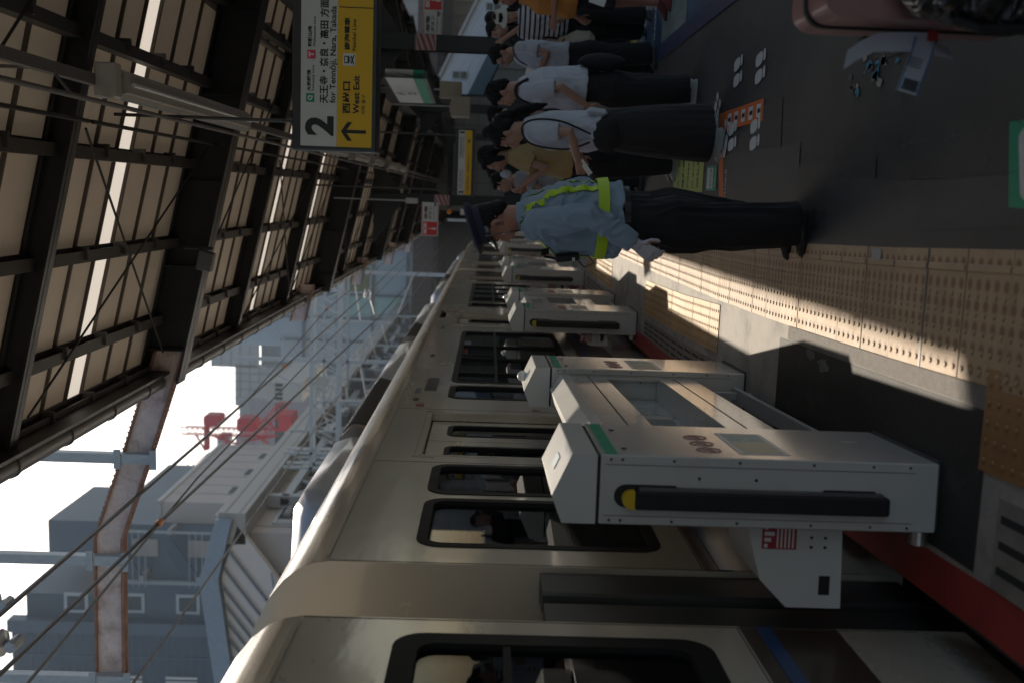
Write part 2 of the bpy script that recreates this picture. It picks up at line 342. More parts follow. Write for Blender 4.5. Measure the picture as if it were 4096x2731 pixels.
def make_tiles(name, m_, fx, y0, y1, rows, width, z=.006, tl=.30, bar=None, label=None, first=.035, rs=.0615):
    b = MB(); UV = []
    n = int(round((y1 - y0) / tl))
    def addf(vs, fs, uvs, mi=0):
        b.add(vs, fs, mi)
        for f in fs: UV.extend([uvs[i] for i in f])
    for i in range(n):
        a = y0 + i * tl; g = .0032; th = .004 + .0012 * math.sin(i * 2.3)
        q = [(0, a + g), (width, a + g), (width, a + tl - g), (0, a + tl - g)]
        P = [(fx(yy) + xx, yy) for xx, yy in q]
        uvt = [((xx - first) / rs + .5, (yy - a - tl / 10) / (tl / 5) + .5 + 100) for xx, yy in q]
        if bar: uvt = [(min(u, rows + 1.2), v) for u, v in uvt]
        uvt = [(u, v + 5 * i) for u, v in uvt]
        top = [(p[0], p[1], z + th) for p in P]; bot = [(p[0], p[1], z + .0008) for p in P]
        addf(top + bot, [(0, 1, 2, 3), (4, 5, 1, 0), (5, 6, 2, 1), (6, 7, 3, 2), (7, 4, 0, 3)], uvt + uvt)
        if a < 34:
            k = 8 if a < 14 else 5
            for ry in range(5):
                for rx in range(rows):
                    cx = first + rx * rs; cy = a + tl / 10 + ry * tl / 5; X = fx(cy) + cx
                    r0, r1 = .0115, .0075
                    vs = [(X + r0 * math.cos(t * 6.2832 / k), cy + r0 * math.sin(t * 6.2832 / k), z + th - .0005) for t in range(k)] + \
                         [(X + r1 * math.cos(t * 6.2832 / k), cy + r1 * math.sin(t * 6.2832 / k), z + th + .005) for t in range(k)]
                    fs = [(t, (t + 1) % k, k + (t + 1) % k, k + t) for t in range(k)] + [tuple(range(k, 2 * k))]
                    addf(vs, fs, [(.02, 103.02 + 5 * i)] * (2 * k))
            if bar:
                x0, x1 = bar; ya, yb = a + .012, a + tl - .012
                vs = [(fx(ya) + x0, ya, z + th), (fx(ya) + x1, ya, z + th), (fx(yb) + x1, yb, z + th), (fx(yb) + x0, yb, z + th)]
                vs += [(v[0] + (.004 if j in (0, 3) else -.004), v[1], v[2] + .005) for j, v in enumerate(vs)]
                addf(vs, [(4, 5, 6, 7), (0, 1, 5, 4), (1, 2, 6, 5), (2, 3, 7, 6), (3, 0, 4, 7)], [(.02, 103.02 + 5 * i)] * 8)
    o = b.build(name, m_, recalc=False)
    ul = o.data.uv_layers.new(name='UVMap')
    for i, u in enumerate(UV): ul.data[i].uv = u
    return tag(o, kind='structure')
m = MB(); strip(m, lambda y: tx(y) - .002, lambda y: tx(y) + .436, -.1, 46, .0062, .6)
for (a, n) in ((-.75, 13), (6.9, 11), (13.05, 11), (19.75, 14), (27.6, 12)): strip(m, lambda y: gx(y) + .038, lambda y: gx(y) + .372, a, a + n * .3, .0064, .3)
tag(m.build('tile_joint_bed', mat('dirty_joint', (.06, .035, .02), .9, var=.4, vs=12)), kind='structure')
make_tiles('tactile_paving', tilem, lambda y: tx(y), -.0 + .06, 46, 5, .435, bar=(.358, .385))
for (a, n) in ((-.75, 13), (6.9, 11), (13.05, 11), (19.75, 14), (27.6, 12)):
    make_tiles('door_tactile_paving', tile3 if a < 0 else tile2, lambda y: gx(y) + .04, a, a + n * .3, 5, .33, z=.006, first=.035, rs=.062)
# joint gap plate between two tiles
m = MB(); m.add([(tx(3.66), 3.655, .0125), (tx(3.66) + .435, 3.655, .0125), (tx(3.675) + .435, 3.668, .0125), (tx(3.675), 3.668, .0125)], [(0, 1, 2, 3)])
tag(m.build('expansion_joint', dgrey), kind='structure')
for (xx, yy, s_) in [(-.185, 4.16, .05), (-.2, 5.5, .045), (-.215, 7.3, .05)]:
    m = MB(); m.box(xx - s_ * .45, xx + s_ * .45, yy - s_, yy + s_, .0118, .0135)
    tag(m.build('worn_marker_sticker', mat('silver_sticker', (.26, .28, .3), .4, var=.3, vs=60)), 'worn silver square sticker on the tactile tiles, ' + ('nearest the camera' if yy < 5 else 'beside the shoe of the station guard' if yy < 6 else 'farthest from the camera'), 'sticker', 'silver stickers on the tactile tiles')
# slotted pavers along the edge at the door openings
m = MB(); sl_ = MB()
for (a, b_) in ((-.9, 3.15), (6.85, 10.4), (13.0, 16.5), (19.6, 23.9)):
    n = int((b_ - a) / .3)
    for i in range(n):
        y0 = a + i * .3; f = lambda y: ex(y) + .165; W_ = gx(y0) - .02 - f(y0)
        strip(m, f, lambda y: gx(y) - .02, y0 + .005, y0 + .295, .012, .3, th=.008)
        for k in range(3):
            o_ = W_ * (.18 + k * .28)
            strip(sl_, lambda y: ex(y) + .165 + o_, lambda y: ex(y) + .165 + o_ + W_ * .09, y0 + .03, y0 + .27, .0135, .3)
tag(m.build('slotted_edge_pavers', paver), kind='structure')
tag(sl_.build('paver_slots', mat('slot_shade', (.02, .02, .02), .8)), kind='structure')  # flat dark strips paint the shade inside the slots
# ---- painted / stuck floor markings
orange = mat('orange_floor_tape', (.55, .12, .02), .6, var=.15, vs=20, bump=.1)
stw = mat('white_floor_tape', (.5, .53, .53), .6, var=.15, vs=25, dirt=((.2, .2, .2), 30, .6, .8))
L_ = thing('queue_marker', 'orange L-shaped queue marker with white icon squares on the asphalt', 'floor marking', (.52, 6.5, 0))
m = MB(); m.add([(.50, 6.14, .005), (.63, 6.14, .005), (.63, 7.32, .005), (.50, 7.32, .005)], [(0, 1, 2, 3)])
m.add([(.02, 7.02, .0052), (.499, 7.18, .0052), (.499, 7.32, .0052), (.02, 7.16, .0052)], [(0, 1, 2, 3)])
m.build('tape', orange, L_, world=True, recalc=False)
for k in range(6):
    y = 6.24 + k * .19; m = MB(); x = .565
    if k == 5: x, y = .36, 7.2
    m.box(x - .04, x + .04, y - .05, y + .05, .0058, .0072); f = m.build('icon_square', stw, L_, world=True)
    m = MB(); q = [(x + .016 * math.cos(t * .785), y + .03 * math.sin(t * .785), .0085) for t in range(8)]; m.add(q, [tuple(range(8))]); m.add([(x - .02, y - .045, .0085), (x + .02, y - .045, .0085), (x, y - .01, .0085)], [(0, 1, 2)])
    m.build('icon', textm, f, recalc=False).matrix_parent_inverse = Matrix.Translation(-Vector(L_.location))
def foot(cx, cy, ang, label):
    t = thing('footprint_marker', label, 'floor marking', (cx, cy, 0), ang, 'white pairs of footprints marking the queue')
    for sx in (-1, 1):
        m = MB()
        for (y0, y1, wd) in ((-.045, .12, .040), (-.11, -.055, .036)):
            q = []
            for k in range(16):
                a = 2 * math.pi * k / 16; q.append((sx * .052 + wd * math.copysign(abs(math.cos(a)) ** .6, math.cos(a)), (y0 + y1) / 2 + (y1 - y0) / 2 * math.copysign(abs(math.sin(a)) ** .7, math.sin(a)), .006))
            m.add(q, [tuple(range(16))])
        m.build('sole_print', stw, t, recalc=False)
foot(.83, 6.27, .12, 'white footprint pair nearest the pink suitcase, right of the orange queue marker')
foot(.87, 6.84, .12, 'white footprint pair farther back, right of the orange queue marker')
foot(.43, 6.29, .12, 'white footprint pair left of the near end of the orange queue marker')
foot(.45, 6.88, .12, 'white footprint pair left of the orange queue marker, farther back')
foot(.45, 7.10, 1.1, 'tilted white footprint pair beside the short arm of the orange marker')
foot(.66, 7.42, 1.0, 'tilted white footprint pair beyond the corner of the orange queue marker')
# green number sheet, lime notice, small green sticker
g_ = thing('green_floor_sign', 'green floor sheet with a rounded white number panel at the bottom edge', 'floor sign', (.14, 2.95, 0))
m = MB(); m.add([(-.005, 2.2, .005), (.285, 2.2, .005), (.285, 3.19, .005), (.02, 3.14, .005)], [(0, 1, 2, 3)]); m.build('sheet', green, g_, world=True, recalc=False)
m = MB(); q = []
for (ax, ay, a0) in ((.23, 3.07, 0), (.075, 3.03, 90), (.075, 2.4, 180), (.23, 2.4, 270)):
    for k in range(5):
        a = math.radians(a0 + k * 22.5); q.append((ax + .035 * math.cos(a), ay + .05 * math.sin(a), .0065))
m.add(q, [tuple(range(20))]); m.build('number_panel', stw, g_, world=True, recalc=False)
text('2', .5, (.09, 2.62, .008), textm, g_, rot=(0, 0, 0), bold=.01)
ly = thing('lime_floor_notice', 'lime green floor notice printed with lines of faint lettering', 'floor sign', (.2, 8.3, 0))
m = MB(); m.add([(.08, 7.75, .005), (.40, 7.75, .005), (.40, 9.0, .005), (.08, 9.0, .005)], [(0, 1, 2, 3)]); m.build('sheet', mat('lime_sheet', (.34, .42, .10), .6), ly, world=True, recalc=False)
for k, s_ in enumerate(('スリムに', '整列乗車', 'Please line up', 'in order', '排队乘车')):
    text(s_, .085, (.11, 8.72 - k * .2, .0065), greytext, ly, rot=(0, 0, 0))
ls = thing('green_floor_sticker', 'small green and white floor sticker beside the lime notice', 'floor sign', (.16, 7.5, 0))
m = MB(); m.box(.09, .27, 7.28, 7.62, .004, .006); m.build('sheet', green, ls, world=True)
m = MB(); m.box(.105, .255, 7.40, 7.60, .0062, .0068); m.build('panel', stw, ls, world=True)
text('0006', .07, (.11, 7.45, .0075), green, ls, rot=(0, 0, 0)); text('乗車位置', .035, (.11, 7.31, .0075), stw, ls, rot=(0, 0, 0))
text('osaka-ll', .07, (.02, 6.98, .0065), stw, None, rot=(0, 0, 0), name='floor_lettering')
tag(C.objects['floor_lettering'], 'small white lettering on the asphalt in front of the lime notice', 'lettering')
# big blue advertising sheet on the floor
bs_ = thing('blue_floor_poster', 'large blue advertising sheet on the platform floor with pale line drawing', 'floor poster', (2.5, 9.5, 0))
m = MB(); m.add([(1.36, 6.2, .005), (5.2, 6.2, .005), (5.2, 14.5, .005), (1.36, 14.5, .005)], [(0, 1, 2, 3)])
m.build('sheet', mat('blue_poster', (.035, .10, .17), .5, var=.5, vs=1.6, dirt=((.02, .04, .10), 2.5, .45, .7)), bs_, world=True, recalc=False)
m = MB(); m.add([(1.36, 6.2, .007), (1.50, 6.2, .007), (1.50, 14.5, .007), (1.36, 14.5, .007)], [(0, 1, 2, 3)])
m.build('border', mat('navy_border', (.02, .035, .09), .5), bs_, world=True, recalc=False)
m = MB(); m.add([(1.52, 8.85, .008), (3.4, 8.85, .008), (3.4, 10.1, .008), (1.52, 10.1, .008)], [(0, 1, 2, 3)])
m.build('pale_band', mat('pale_band', (.25, .3, .29), .6, var=.4, vs=12, stretch=(1, .15, 1)), bs_, world=True, recalc=False)
m = MB()
for k in range(26):
    y = 8.9 + k * .047; m.add([(1.53, y, .0095), (3.38, y, .0095), (3.38, y + .012, .0095), (1.53, y + .012, .0095)], [(0, 1, 2, 3)])
m.build('hatching', mat('hatching_ink', (.07, .12, .13), .6), bs_, world=True, recalc=False)
text('うまいの', .52, (1.72, 7.75, .009), stw, bs_, rot=(0, 0, 0), bold=.02); text('大阪へ', .4, (1.9, 7.1, .009), stw, bs_, rot=(0, 0, 0), bold=.02)
text('osaka ごちそう', .16, (1.6, 10.5, .009), stw, bs_, rot=(0, 0, 0))
text('Qi', .4, (1.62, 11.2, .009), stw, bs_, rot=(0, 0, 0))
m = MB(); m.ell((2.35, 8.65, .006), (.42, .36, .005), nu=20, nv=4); m.build('red_shape', mat('dark_red_print', (.16, .02, .02), .5, var=.3), bs_, world=True)
m = MB(); m.ell((1.85, 12.2, .006), (.28, .4, .005), nu=20, nv=4); m.build('yellow_shape', mat('yellow_print', (.4, .32, .05), .5, var=.3), bs_, world=True)
# torn blue sticker remains near the suitcase
m = MB(); random.seed(11)
for k in range(46):
    t = random.random(); x = .78 - .5 * t * .55 + random.gauss(0, .03); y = 3.75 + t * .95 + random.gauss(0, .05); s_ = random.uniform(.006, .028)
    q = [(x + s_ * math.cos(a) * random.uniform(.4, 1.2), y + s_ * 1.6 * math.sin(a) * random.uniform(.4, 1.2), .0055) for a in (0, 1.2, 2.4, 3.6, 4.9)]
    m.add(q, [tuple(range(5))], k % 3)
tag(m.build('torn_sticker_remains', [mat('torn_blue', (.03, .2, .32), .6), mat('torn_pale', (.33, .31, .27), .7), mat('torn_grey', (.1, .1, .09), .8)], recalc=False), 'torn blue and white sticker remains on the asphalt behind the luggage tags', 'sticker remains', kind='stuff')

# ================================================================== CANOPY
RS = -.225; RX = -1.786
def rz(x): return 4.77 + RS * (x - RX)             # underside of the left roof slope
VX = 2.02                                            # valley
cn = thing('platform_canopy', 'dark steel platform canopy with beige roof sheets and bright translucent strips', 'canopy', (0, 0, 0))
RY = [.484 + 2.878 * k for k in range(-2, 25)]        # rafters; every other one is a deep girder
bays = []
sheet = MB(); lightm = MB(); sm_ = MB()
for side in (0, 1):
    def X(x): return x if side == 0 else 2 * VX - x
    for k in range(len(RY) - 1):
        y0, y1 = RY[k], RY[k + 1]; mid = (y0 + y1) / 2 - .10; hw = .15
        for (a, b_, tgt) in ((y0, mid - hw, sheet), (mid + hw, y1, sheet)):
            tgt.add([(X(RX), a, rz(RX)), (X(VX), a, rz(VX)), (X(VX), b_, rz(VX)), (X(RX), b_, rz(RX))], [(0, 1, 2, 3)])
            # ribs of the sheet
            n = max(1, int((b_ - a) / .36))
            for j in range(n + 1):
                yy = a + (b_ - a) * j / n
                sm_.add([(X(RX), yy - .012, rz(RX) - .02), (X(VX), yy - .012, rz(VX) - .02), (X(VX), yy + .012, rz(VX) - .02), (X(RX), yy + .012, rz(RX) - .02),
                         (X(RX), yy - .02, rz(RX) + .001), (X(VX), yy - .02, rz(VX) + .001), (X(VX), yy + .02, rz(VX) + .001), (X(RX), yy + .02, rz(RX) + .001)],
                        [(0, 1, 2, 3), (0, 1, 5, 4), (2, 3, 7, 6)])
        lightm = MB(); lightm.add([(X(RX), mid - hw, rz(RX)), (X(VX), mid - hw, rz(VX)), (X(VX), mid + hw, rz(VX)), (X(RX), mid + hw, rz(RX))], [(0, 1, 2, 3)]); lightm.build('skylight_strip', lit, cn, recalc=False)
sheet.build('roof_sheet', beige, cn, recalc=False); sm_.build('sheet_ribs', seam, cn, recalc=False)
for side in (0, 1):
    def X(x): return x if side == 0 else 2 * VX - x
    for k, y in enumerate(RY):
        if y > 60 and side: continue
        big = (k % 3 == 2)
        d = .37 if big else .16; fw = .11 if big else .055; m = MB()
        def P(x, dz): return (X(x), rz(x) - .03 - dz)
        # web
        m.prism([P(RX, 0), P(VX, 0), P(VX, d), P(RX, d)], 1, y - .014, y + .014)
        for dz in (0, d - .02):
            m.prism([P(RX, dz), P(VX, dz), P(VX, dz + .018), P(RX, dz + .018)], 1, y - fw, y + fw)
        if big:
            for j in range(6):
                xx = RX + .3 + j * .75; m.prism([P(xx, .02), P(xx + .015, .02), P(xx + .015, d - .02), P(xx, d - .02)], 1, y - fw + .01, y + fw - .01)
        m.build('girder' if big else 'rafter', dark, cn)
    # purlins
    for j, xx in enumerate([RX + .12] + [-1.206 + .695 * i for i in range(5)]):
        m = MB(); z = rz(xx) - .022
        m.prism([(X(xx) - .05, z), (X(xx) + .05, z), (X(xx) + .05, z - .012), (X(xx) - .035, z - .012), (X(xx) - .035, z - .075), (X(xx) + .03, z - .075), (X(xx) + .03, z - .087), (X(xx) - .05, z - .087)], 1, RY[0], RY[-1])
        y = RY[0]
        while y < 40:
            m.box(X(xx) - .03, X(xx) + .06, y, y + .03, z - .11, z - .02); y += .72
        m.build('purlin', dark2, cn)
    # gutter pipe and fascia
    m = MB(); xe = X(RX)
    m.tube([(xe, RY[0], 4.577), (xe, RY[-1], 4.577)], .072, 14); y = RY[0]
    while y < 70:
        m.tube([(xe, y, 4.577), (xe, y + .03, 4.577)], .082, 14); y += .82
    m.build('gutter', mat('gutter_metal', (.07, .068, .066), .45, var=.3, vs=5), cn, smooth=40)
    m = MB(); s_ = 1 if side == 0 else -1
    m.prism([(xe + .08 * s_, 4.47), (xe + .105 * s_, 4.47), (xe + .105 * s_, 4.76), (xe + .08 * s_, 4.76)], 1, RY[0], RY[-1]); m.build('fascia', dark, cn)
# tie rods (crossed) under the sheets
m = MB()
for k in range(1, 12):
    y0, y1 = RY[k], RY[k + 1]
    for (xa, xb) in ((-1.5, .31), (.31, -1.5)) if k % 2 == 0 else ((-1.5, 1.9),):
        m.tube([(xa, y0 + .1, rz(xa) - .2), (xb, y1 - .1, rz(xb) - .2)], .009, 5)
    m.tube([(.35, y0 + .05, rz(.35) - .25), (.35, y1, rz(.35) - .25)], .014, 5)
m.build('tie_rods', mat('rod_steel', (.02, .018, .016), .7), cn)
# longitudinal valley beam
m = MB(); m.box(VX - .11, VX + .11, RY[0], RY[-1], 3.52, 3.86); m.build('valley_beam', dark, cn)
# columns
stripe = mat('red_stripe_tape', (.28, .06, .06), .6, var=.2); strw = mat('white_stripe_tape', (.38, .34, .33), .6, var=.2)
def column(x, y, z1, w_, label, zs=None):
    t = thing('canopy_column', label, 'column', (x, y, 0), 0, 'dark steel columns holding up the canopy')
    m = MB(); h = w_ / 2
    m.box(-h, h, -h, -h + .018, 0, z1); m.box(-h, h, h - .018, h, 0, z1); m.box(-.01, .01, -h + .019, h - .019, 0, z1)
    m.box(-h - .06, h + .06, -h - .06, h + .06, 0, .03)
    m.build('shaft', dark, t)
    # bracket arms up to the canopy
    m = MB(); m.prism([(-.9, z1), (.9, z1), (h, z1 - .55), (-h, z1 - .55)], 1, -.012, .012); m.build('bracket', dark, t)
    if zs is not None:
        m = MB(); m.box(-h - .004, h + .004, -h - .004, -h + .014, zs, zs + .30); m.build('warning_band', strw, t)
        m = MB()
        for k in range(5):
            z = zs - .06 + k * .085
            q = [(-h - .004, z), (h + .004, z + .09), (h + .004, z + .135), (-h - .004, z + .045)]
            q = [(a, min(max(b_, zs + .002), zs + .298)) for a, b_ in q]
            m.prism(q, 1, -h - .009, -h - .0045)
        m.build('red_stripes', stripe, t)
    return t
column(2.12, 15, 3.5, .22, 'dark steel canopy column with striped band rising behind the person in stripes', 2.46)
column(-.14, 20.5, 3.95, .20, 'dark steel canopy column with striped band above the cap of the guard', 2.43)
column(2.2, 27, 3.5, .22, 'dark steel canopy column behind the beige boxes', 2.45)
column(2.2, 40, 3.5, .22, 'far dark steel canopy column on the right of the platform')
column(-.14, 36, 3.95, .2, 'far dark steel canopy column behind the SOS sign')
# ================================================================== TRAIN
seatm = mat('seat_moquette', (.10, .05, .03), .9, var=.3, vs=60)
inner = mat('car_interior_panel', (.14, .13, .115), .6)
frame_m = mat('window_gasket', (.010, .010, .011), .65, var=.1, spec=.2)
def rrect(y0, y1, z0, z1, r, k=5):
    q = []
    for cy, cz, a0 in ((y1 - r, z1 - r, 0), (y0 + r, z1 - r, 90), (y0 + r, z0 + r, 180), (y1 - r, z0 + r, 270)):
        for i in range(k + 1):
            a = math.radians(a0 + 90 * i / k); q.append((cy + r * math.cos(a), cz + r * math.sin(a)))
    return q
def ring(mb, outer, inn, x0, x1, mi=0):
    n = len(outer); vs = [(x1, *p) for p in outer] + [(x1, *p) for p in inn] + [(x0, *p) for p in outer] + [(x0, *p) for p in inn]
    fs = []
    for i in range(n):
        j = (i + 1) % n
        fs += [(i, j, n + j, n + i), (2 * n + i, 2 * n + j, j, i), (n + i, n + j, 3 * n + j, 3 * n + i)]
    mb.add(vs, fs, mi)
PROF = [(0, -.18), (0, .30), (0, .66), (0, .78), (0, 1.93), (0, 2.06), (0, 2.24), (-.012, 2.31), (-.04, 2.37), (-.09, 2.43), (-.17, 2.49), (-.30, 2.55), (-.6, 2.63), (-1.0, 2.68), (-1.45, 2.70)]
def car(loc, rz_, L, wins, doors, label, W=2.9, units=(), vents=(), fw=.05):
    t = thing('train_car', label, 'train', loc, rz_, 'cars of the cream commuter train')
    # side wall with real openings
    holes = [(a + .03, b_ - .03, .83, 1.87) for a, b_, _ in wins]
    dh = [(a, b_, 0, 1.98) for a, b_ in doors]
    ys = sorted(set([0, L] + [v for h in holes + dh for v in h[:2]])); zs = sorted(set([-.18, 0, .30, .66, .78, 1.98, 2.06, 2.24] + [.83, 1.87]))
    m = MB()
    for a, b_ in zip(ys, ys[1:]):
        for c, d in zip(zs, zs[1:]):
            my, mz = (a + b_) / 2, (c + d) / 2
            if any(h[0] < my < h[1] and h[2] < mz < h[3] for h in holes + dh): continue
            m.add([(0, a, c), (0, b_, c), (0, b_, d), (0, a, d)], [(0, 1, 2, 3)], 1 if .30 < mz < .66 else 0)
    pr = PROF[6:]; full = pr + [(-W - p[0], p[1]) for p in pr[-2::-1]]
    n = max(2, int(L / 1.2)); rnd = random.Random(int(L * 10 + loc[1]))
    for i in range(n):
        a, b_ = L * i / n, L * (i + 1) / n
        for (p, q) in zip(full, full[1:]): m.add([(p[0], a, p[1]), (q[0], a, q[1]), (q[0], b_, q[1]), (p[0], b_, p[1])], [(0, 1, 2, 3)])
    m.add([(-W, 0, 2.24), (-W, L, 2.24), (-W, L, -.18), (-W, 0, -.18)], [(0, 1, 2, 3)])
    for yy in (0, L):
        poly = [(0, -.18)] + full + [(-W, -.18)]
        m.add([(p[0], yy, p[1]) for p in poly], [tuple(range(len(poly)))])
    body = m.build('body', [cream, brown], t, recalc=False); 
    bm_ = bmesh.new(); bm_.from_mesh(body.data); bmesh.ops.remove_doubles(bm_, verts=bm_.verts, dist=.0005); bm_.to_mesh(body.data); bm_.free()
    body.data.shade_smooth(); body.data.set_sharp_from_angle(angle=math.radians(35))
    m = MB()
    segs = []; y = 0
    for a, b_ in doors: segs.append((y, a)); y = b_
    segs.append((y, L))
    for a, b_ in segs: m.box(.001, .004, a + .01, b_ - .01, .545, .60)
    m.build('blue_stripe', blue, t)
    # rain gutter above the doors and along the roof edge
    m = MB(); m.box(-.001, .012, .05, L - .05, 2.245, 2.262)
    for a, b_ in doors: m.box(0, .012, a - .06, b_ + .06, 2.02, 2.035); m.box(0, .010, a - .06, a - .045, 1.9, 2.02); m.box(0, .010, b_ + .045, b_ + .06, 1.9, 2.02)
    m.build('rain_gutter', cream, t)
    m = MB(); rj = random.Random(int(L * 7 + loc[1] * 3))
    ed = sorted([a - .16 for a, b_ in doors] + [b_ + .16 for a, b_ in doors] + [.012, L - .014])
    for yy in ed:
        if not any(a < yy < b_ for a, b_, _ in wins): m.box(.0, .0015, yy - .002, yy + .002, .0, 2.24)
    m.box(.0, .0015, .02, L - .02, .668, .672)
    for a, b_ in doors: m.box(.0, .004, b_ + .2, b_ + .23, 1.2, 1.26); m.box(-.054, -.05, (a + b_) / 2 - .11, (a + b_) / 2 - .08, 1.0, 1.12); m.box(-.054, -.05, (a + b_) / 2 + .08, (a + b_) / 2 + .11, 1.0, 1.12)
    m.build('body_seams', mat('seam_shadow', (.07, .06, .05), .7), t)
    for a, b_ in doors[:2]:
        m = MB(); m.box(.0, .012, b_ + .25, b_ + .33, 2.06, 2.12); m.build('door_lamp', mat('door_lamp_red', (.25, .03, .02), .3, coat=.5), t, bevel=.004)
    m = MB(); m.box(.0, .004, doors[0][1] + .9, doors[0][1] + 1.5, 2.0, 2.10); m.build('destination_panel', mat('panel_black', (.015, .015, .015), .2, coat=.5), t)
    # interior shell
    m = MB(); m.box(-W + .1, -.06, .06, L - .06, -.02, 0.0); m.box(-W + .1, -.06, .06, L - .06, 2.1, 2.12); 
    m.box(-W + .06, -.06, .05, .08, .001, 2.1); m.box(-W + .06, -.06, L - .08, L - .05, .001, 2.1)
    m.build('floor_and_ceiling', inner, t)
    m = MB()
    ys2 = [.3 + 2.1 * i for i in range(int(L / 2.1))]
    m.box(-W + .06, -W + .1, .06, L - .06, 0, .8); m.box(-W + .06, -W + .1, .06, L - .06, .801, 2.1)
    m.build('far_wall', inner, t)
    m = MB(); m.tube([(-.42, .3, 1.78), (-.42, L - .3, 1.78)], .014, 8); m.tube([(-.75, .3, 1.72), (-.75, L - .3, 1.72)], .013, 8); m.tube([(-1.9, .3, 1.72), (-1.9, L - .3, 1.72)], .013, 8)
    for a, b_ in doors:
        for yy in (a - .08, b_ + .08): m.tube([(-.3, yy, 0), (-.3, yy, 2.08)], .014, 8)
    m.build('handrails', alu, t)
    m = MB()
    for a, b_, _ in wins:
        if b_ - a > 1.2:
            k = int((b_ - a) / .85)
            for i in range(k):
                yy = a + .1 + i * (b_ - a) / k
                for (xa, xb) in ((-.98, -.1), (-2.75, -1.9)):
                    m.box(xa, xb, yy, yy + .42, .0, .42); m.box(xa, xb, yy + .34, yy + .46, .42, 1.12)
    if m.v: m.build('seats', seatm, t, bevel=.03)
    # windows
    for a, b_, mull in wins:
        f = MB(); ring(f, rrect(a, b_, .8, 1.9, .11), rrect(a + fw, b_ - fw, .8 + fw, 1.9 - fw, .07), -.03, .005)
        for q in mull: f.box(-.02, .002, q - .018, q + .018, .851, 1.849)
        f.box(-.02, .0, a + .052, b_ - .052, 1.50, 1.525) if (b_ - a) > 1.2 else None
        fo = f.build('window_frame', frame_m, t, smooth=30)
        g_ = MB(); g_.box(-.022, -.017, a + .045, b_ - .045, .845, 1.855); g_.build('pane', ltgl, fo)
    for a, b_ in doors:
        mid = (a + b_) / 2
        for (c, d) in ((a, mid - .006), (mid + .006, b_)):
            dm = MB(); x = -.055; wy0, wy1, wz0, wz1 = c + .13, d - .13, .86, 1.86
            for (y0, y1, z0, z1) in ((c, wy0 + .02, .005, 1.975), (wy1 - .02, d, .005, 1.975), (wy0 + .02, wy1 - .02, .005, wz0 + .02), (wy0 + .02, wy1 - .02, wz1 - .02, 1.975)):
                if z0 < .3 and z1 > 1: 
                    dm.box(x - .03, x, y0, y1, z0, .30); dm.box(x - .03, x, y0, y1, .30, .66, 1); dm.box(x - .03, x, y0, y1, .66, z1)
                else:
                    dm.box(x - .03, x, y0, y1, z0, min(z1, .30) if z0 < .3 else z1)
                    if z0 < .3: dm.box(x - .03, x, y0, y1, .30, .66, 1); dm.box(x - .03, x, y0, y1, .66, z1)
            do = dm.build('door', [cream, brown], t)
            f = MB(); ring(f, rrect(wy0, wy1, wz0, wz1, .08), rrect(wy0 + .035, wy1 - .035, wz0 + .035, wz1 - .035, .05), x - .02, x + .004)
            f.build('door_window_frame', frame_m, do, smooth=30)
            g_ = MB(); g_.box(x - .018, x - .013, wy0 + .03, wy1 - .03, wz0 + .03, wz1 - .03); g_.build('door_pane', ltgl, do)
        m = MB(); m.box(-.05, .006, a - .02, a, 0, 1.985); m.box(-.05, .006, b_, b_ + .02, 0, 1.985); m.box(-.05, .006, a - .02, b_ + .02, 1.981, 2.0); m.build('door_frame', cream, t)
    # roof units
    for (a, b_, kind) in units:
        m = MB()
        if kind == 'c':
            secs = []
            for yy, sx, hz in ((a, .88, .14), (a + .08, .94, .30), (a + .3, 1, .44), (b_ - .3, 1, .44), (b_ - .08, .94, .30), (b_, .88, .14)):
                pts = [(-1.45 + .80 * sx * cx_, yy, 2.62 + hz * cz_) for cx_, cz_ in ((1.0, -.35), (1.0, .45), (.93, .78), (.75, .95), (0, 1.02), (-.75, .95), (-.93, .78), (-1, .45), (-1, -.35))]
                secs.append(pts)
            nn = 9; vs = [p for s_ in secs for p in s_]
            m.add(vs, [(i * nn + j, i * nn + j + 1, (i + 1) * nn + j + 1, (i + 1) * nn + j) for i in range(5) for j in range(nn - 1)] + [tuple(range(nn)), tuple(range(5 * nn, 6 * nn))])
            m.build('air_conditioner_cover', mat('roof_unit_paint', (.32, .36, .41), .35, var=.08, coat=.4), t, smooth=50)
        else:
            m.prism([(-.66, 2.6), (-.62, 2.86), (-.74, 2.98), (-2.16, 2.98), (-2.28, 2.86), (-2.24, 2.6)], 1, a, b_)
            o_ = m.build('roof_grille_box', mat('roof_box_paint', (.20, .17, .14), .5, var=.15), t, bevel=.02)
            g_ = MB(); yy = a + .12
            while yy < b_ - .1:
                g_.obox((-.640, yy, 2.80), (.06, .018, .16), Matrix.Rotation(.25, 3, 'Y')); g_.obox((-.69, yy, 2.935), (.14, .018, .02), Matrix.Rotation(.7, 3, 'Y')); yy += .06
            g_.build('grille', dgrey, o_)
    m = MB(); m.box(-W + .25, -.25, .3, L - .3, -.95, -.2)
    for yy in (2.2, L - 2.2):
        for dy in (-1.05, 1.05):
            for xx in (-.92, -1.98): m.tube([(xx - .06, yy + dy, -.86), (xx + .06, yy + dy, -.86)], .42, 20)
    m.build('underframe', mat('underframe_black', (.02, .02, .02), .8), t)
    for yy in vents:
        m = MB(); m.ell((.004, yy, 2.14), (.012, .06, .022)); m.build('drain_hole', dgrey, t)
    return t
def wl_(y0, lst): return [(a - y0, b_ - y0, [q - y0 for q in c]) for a, b_, c in lst]
B0 = 4.05
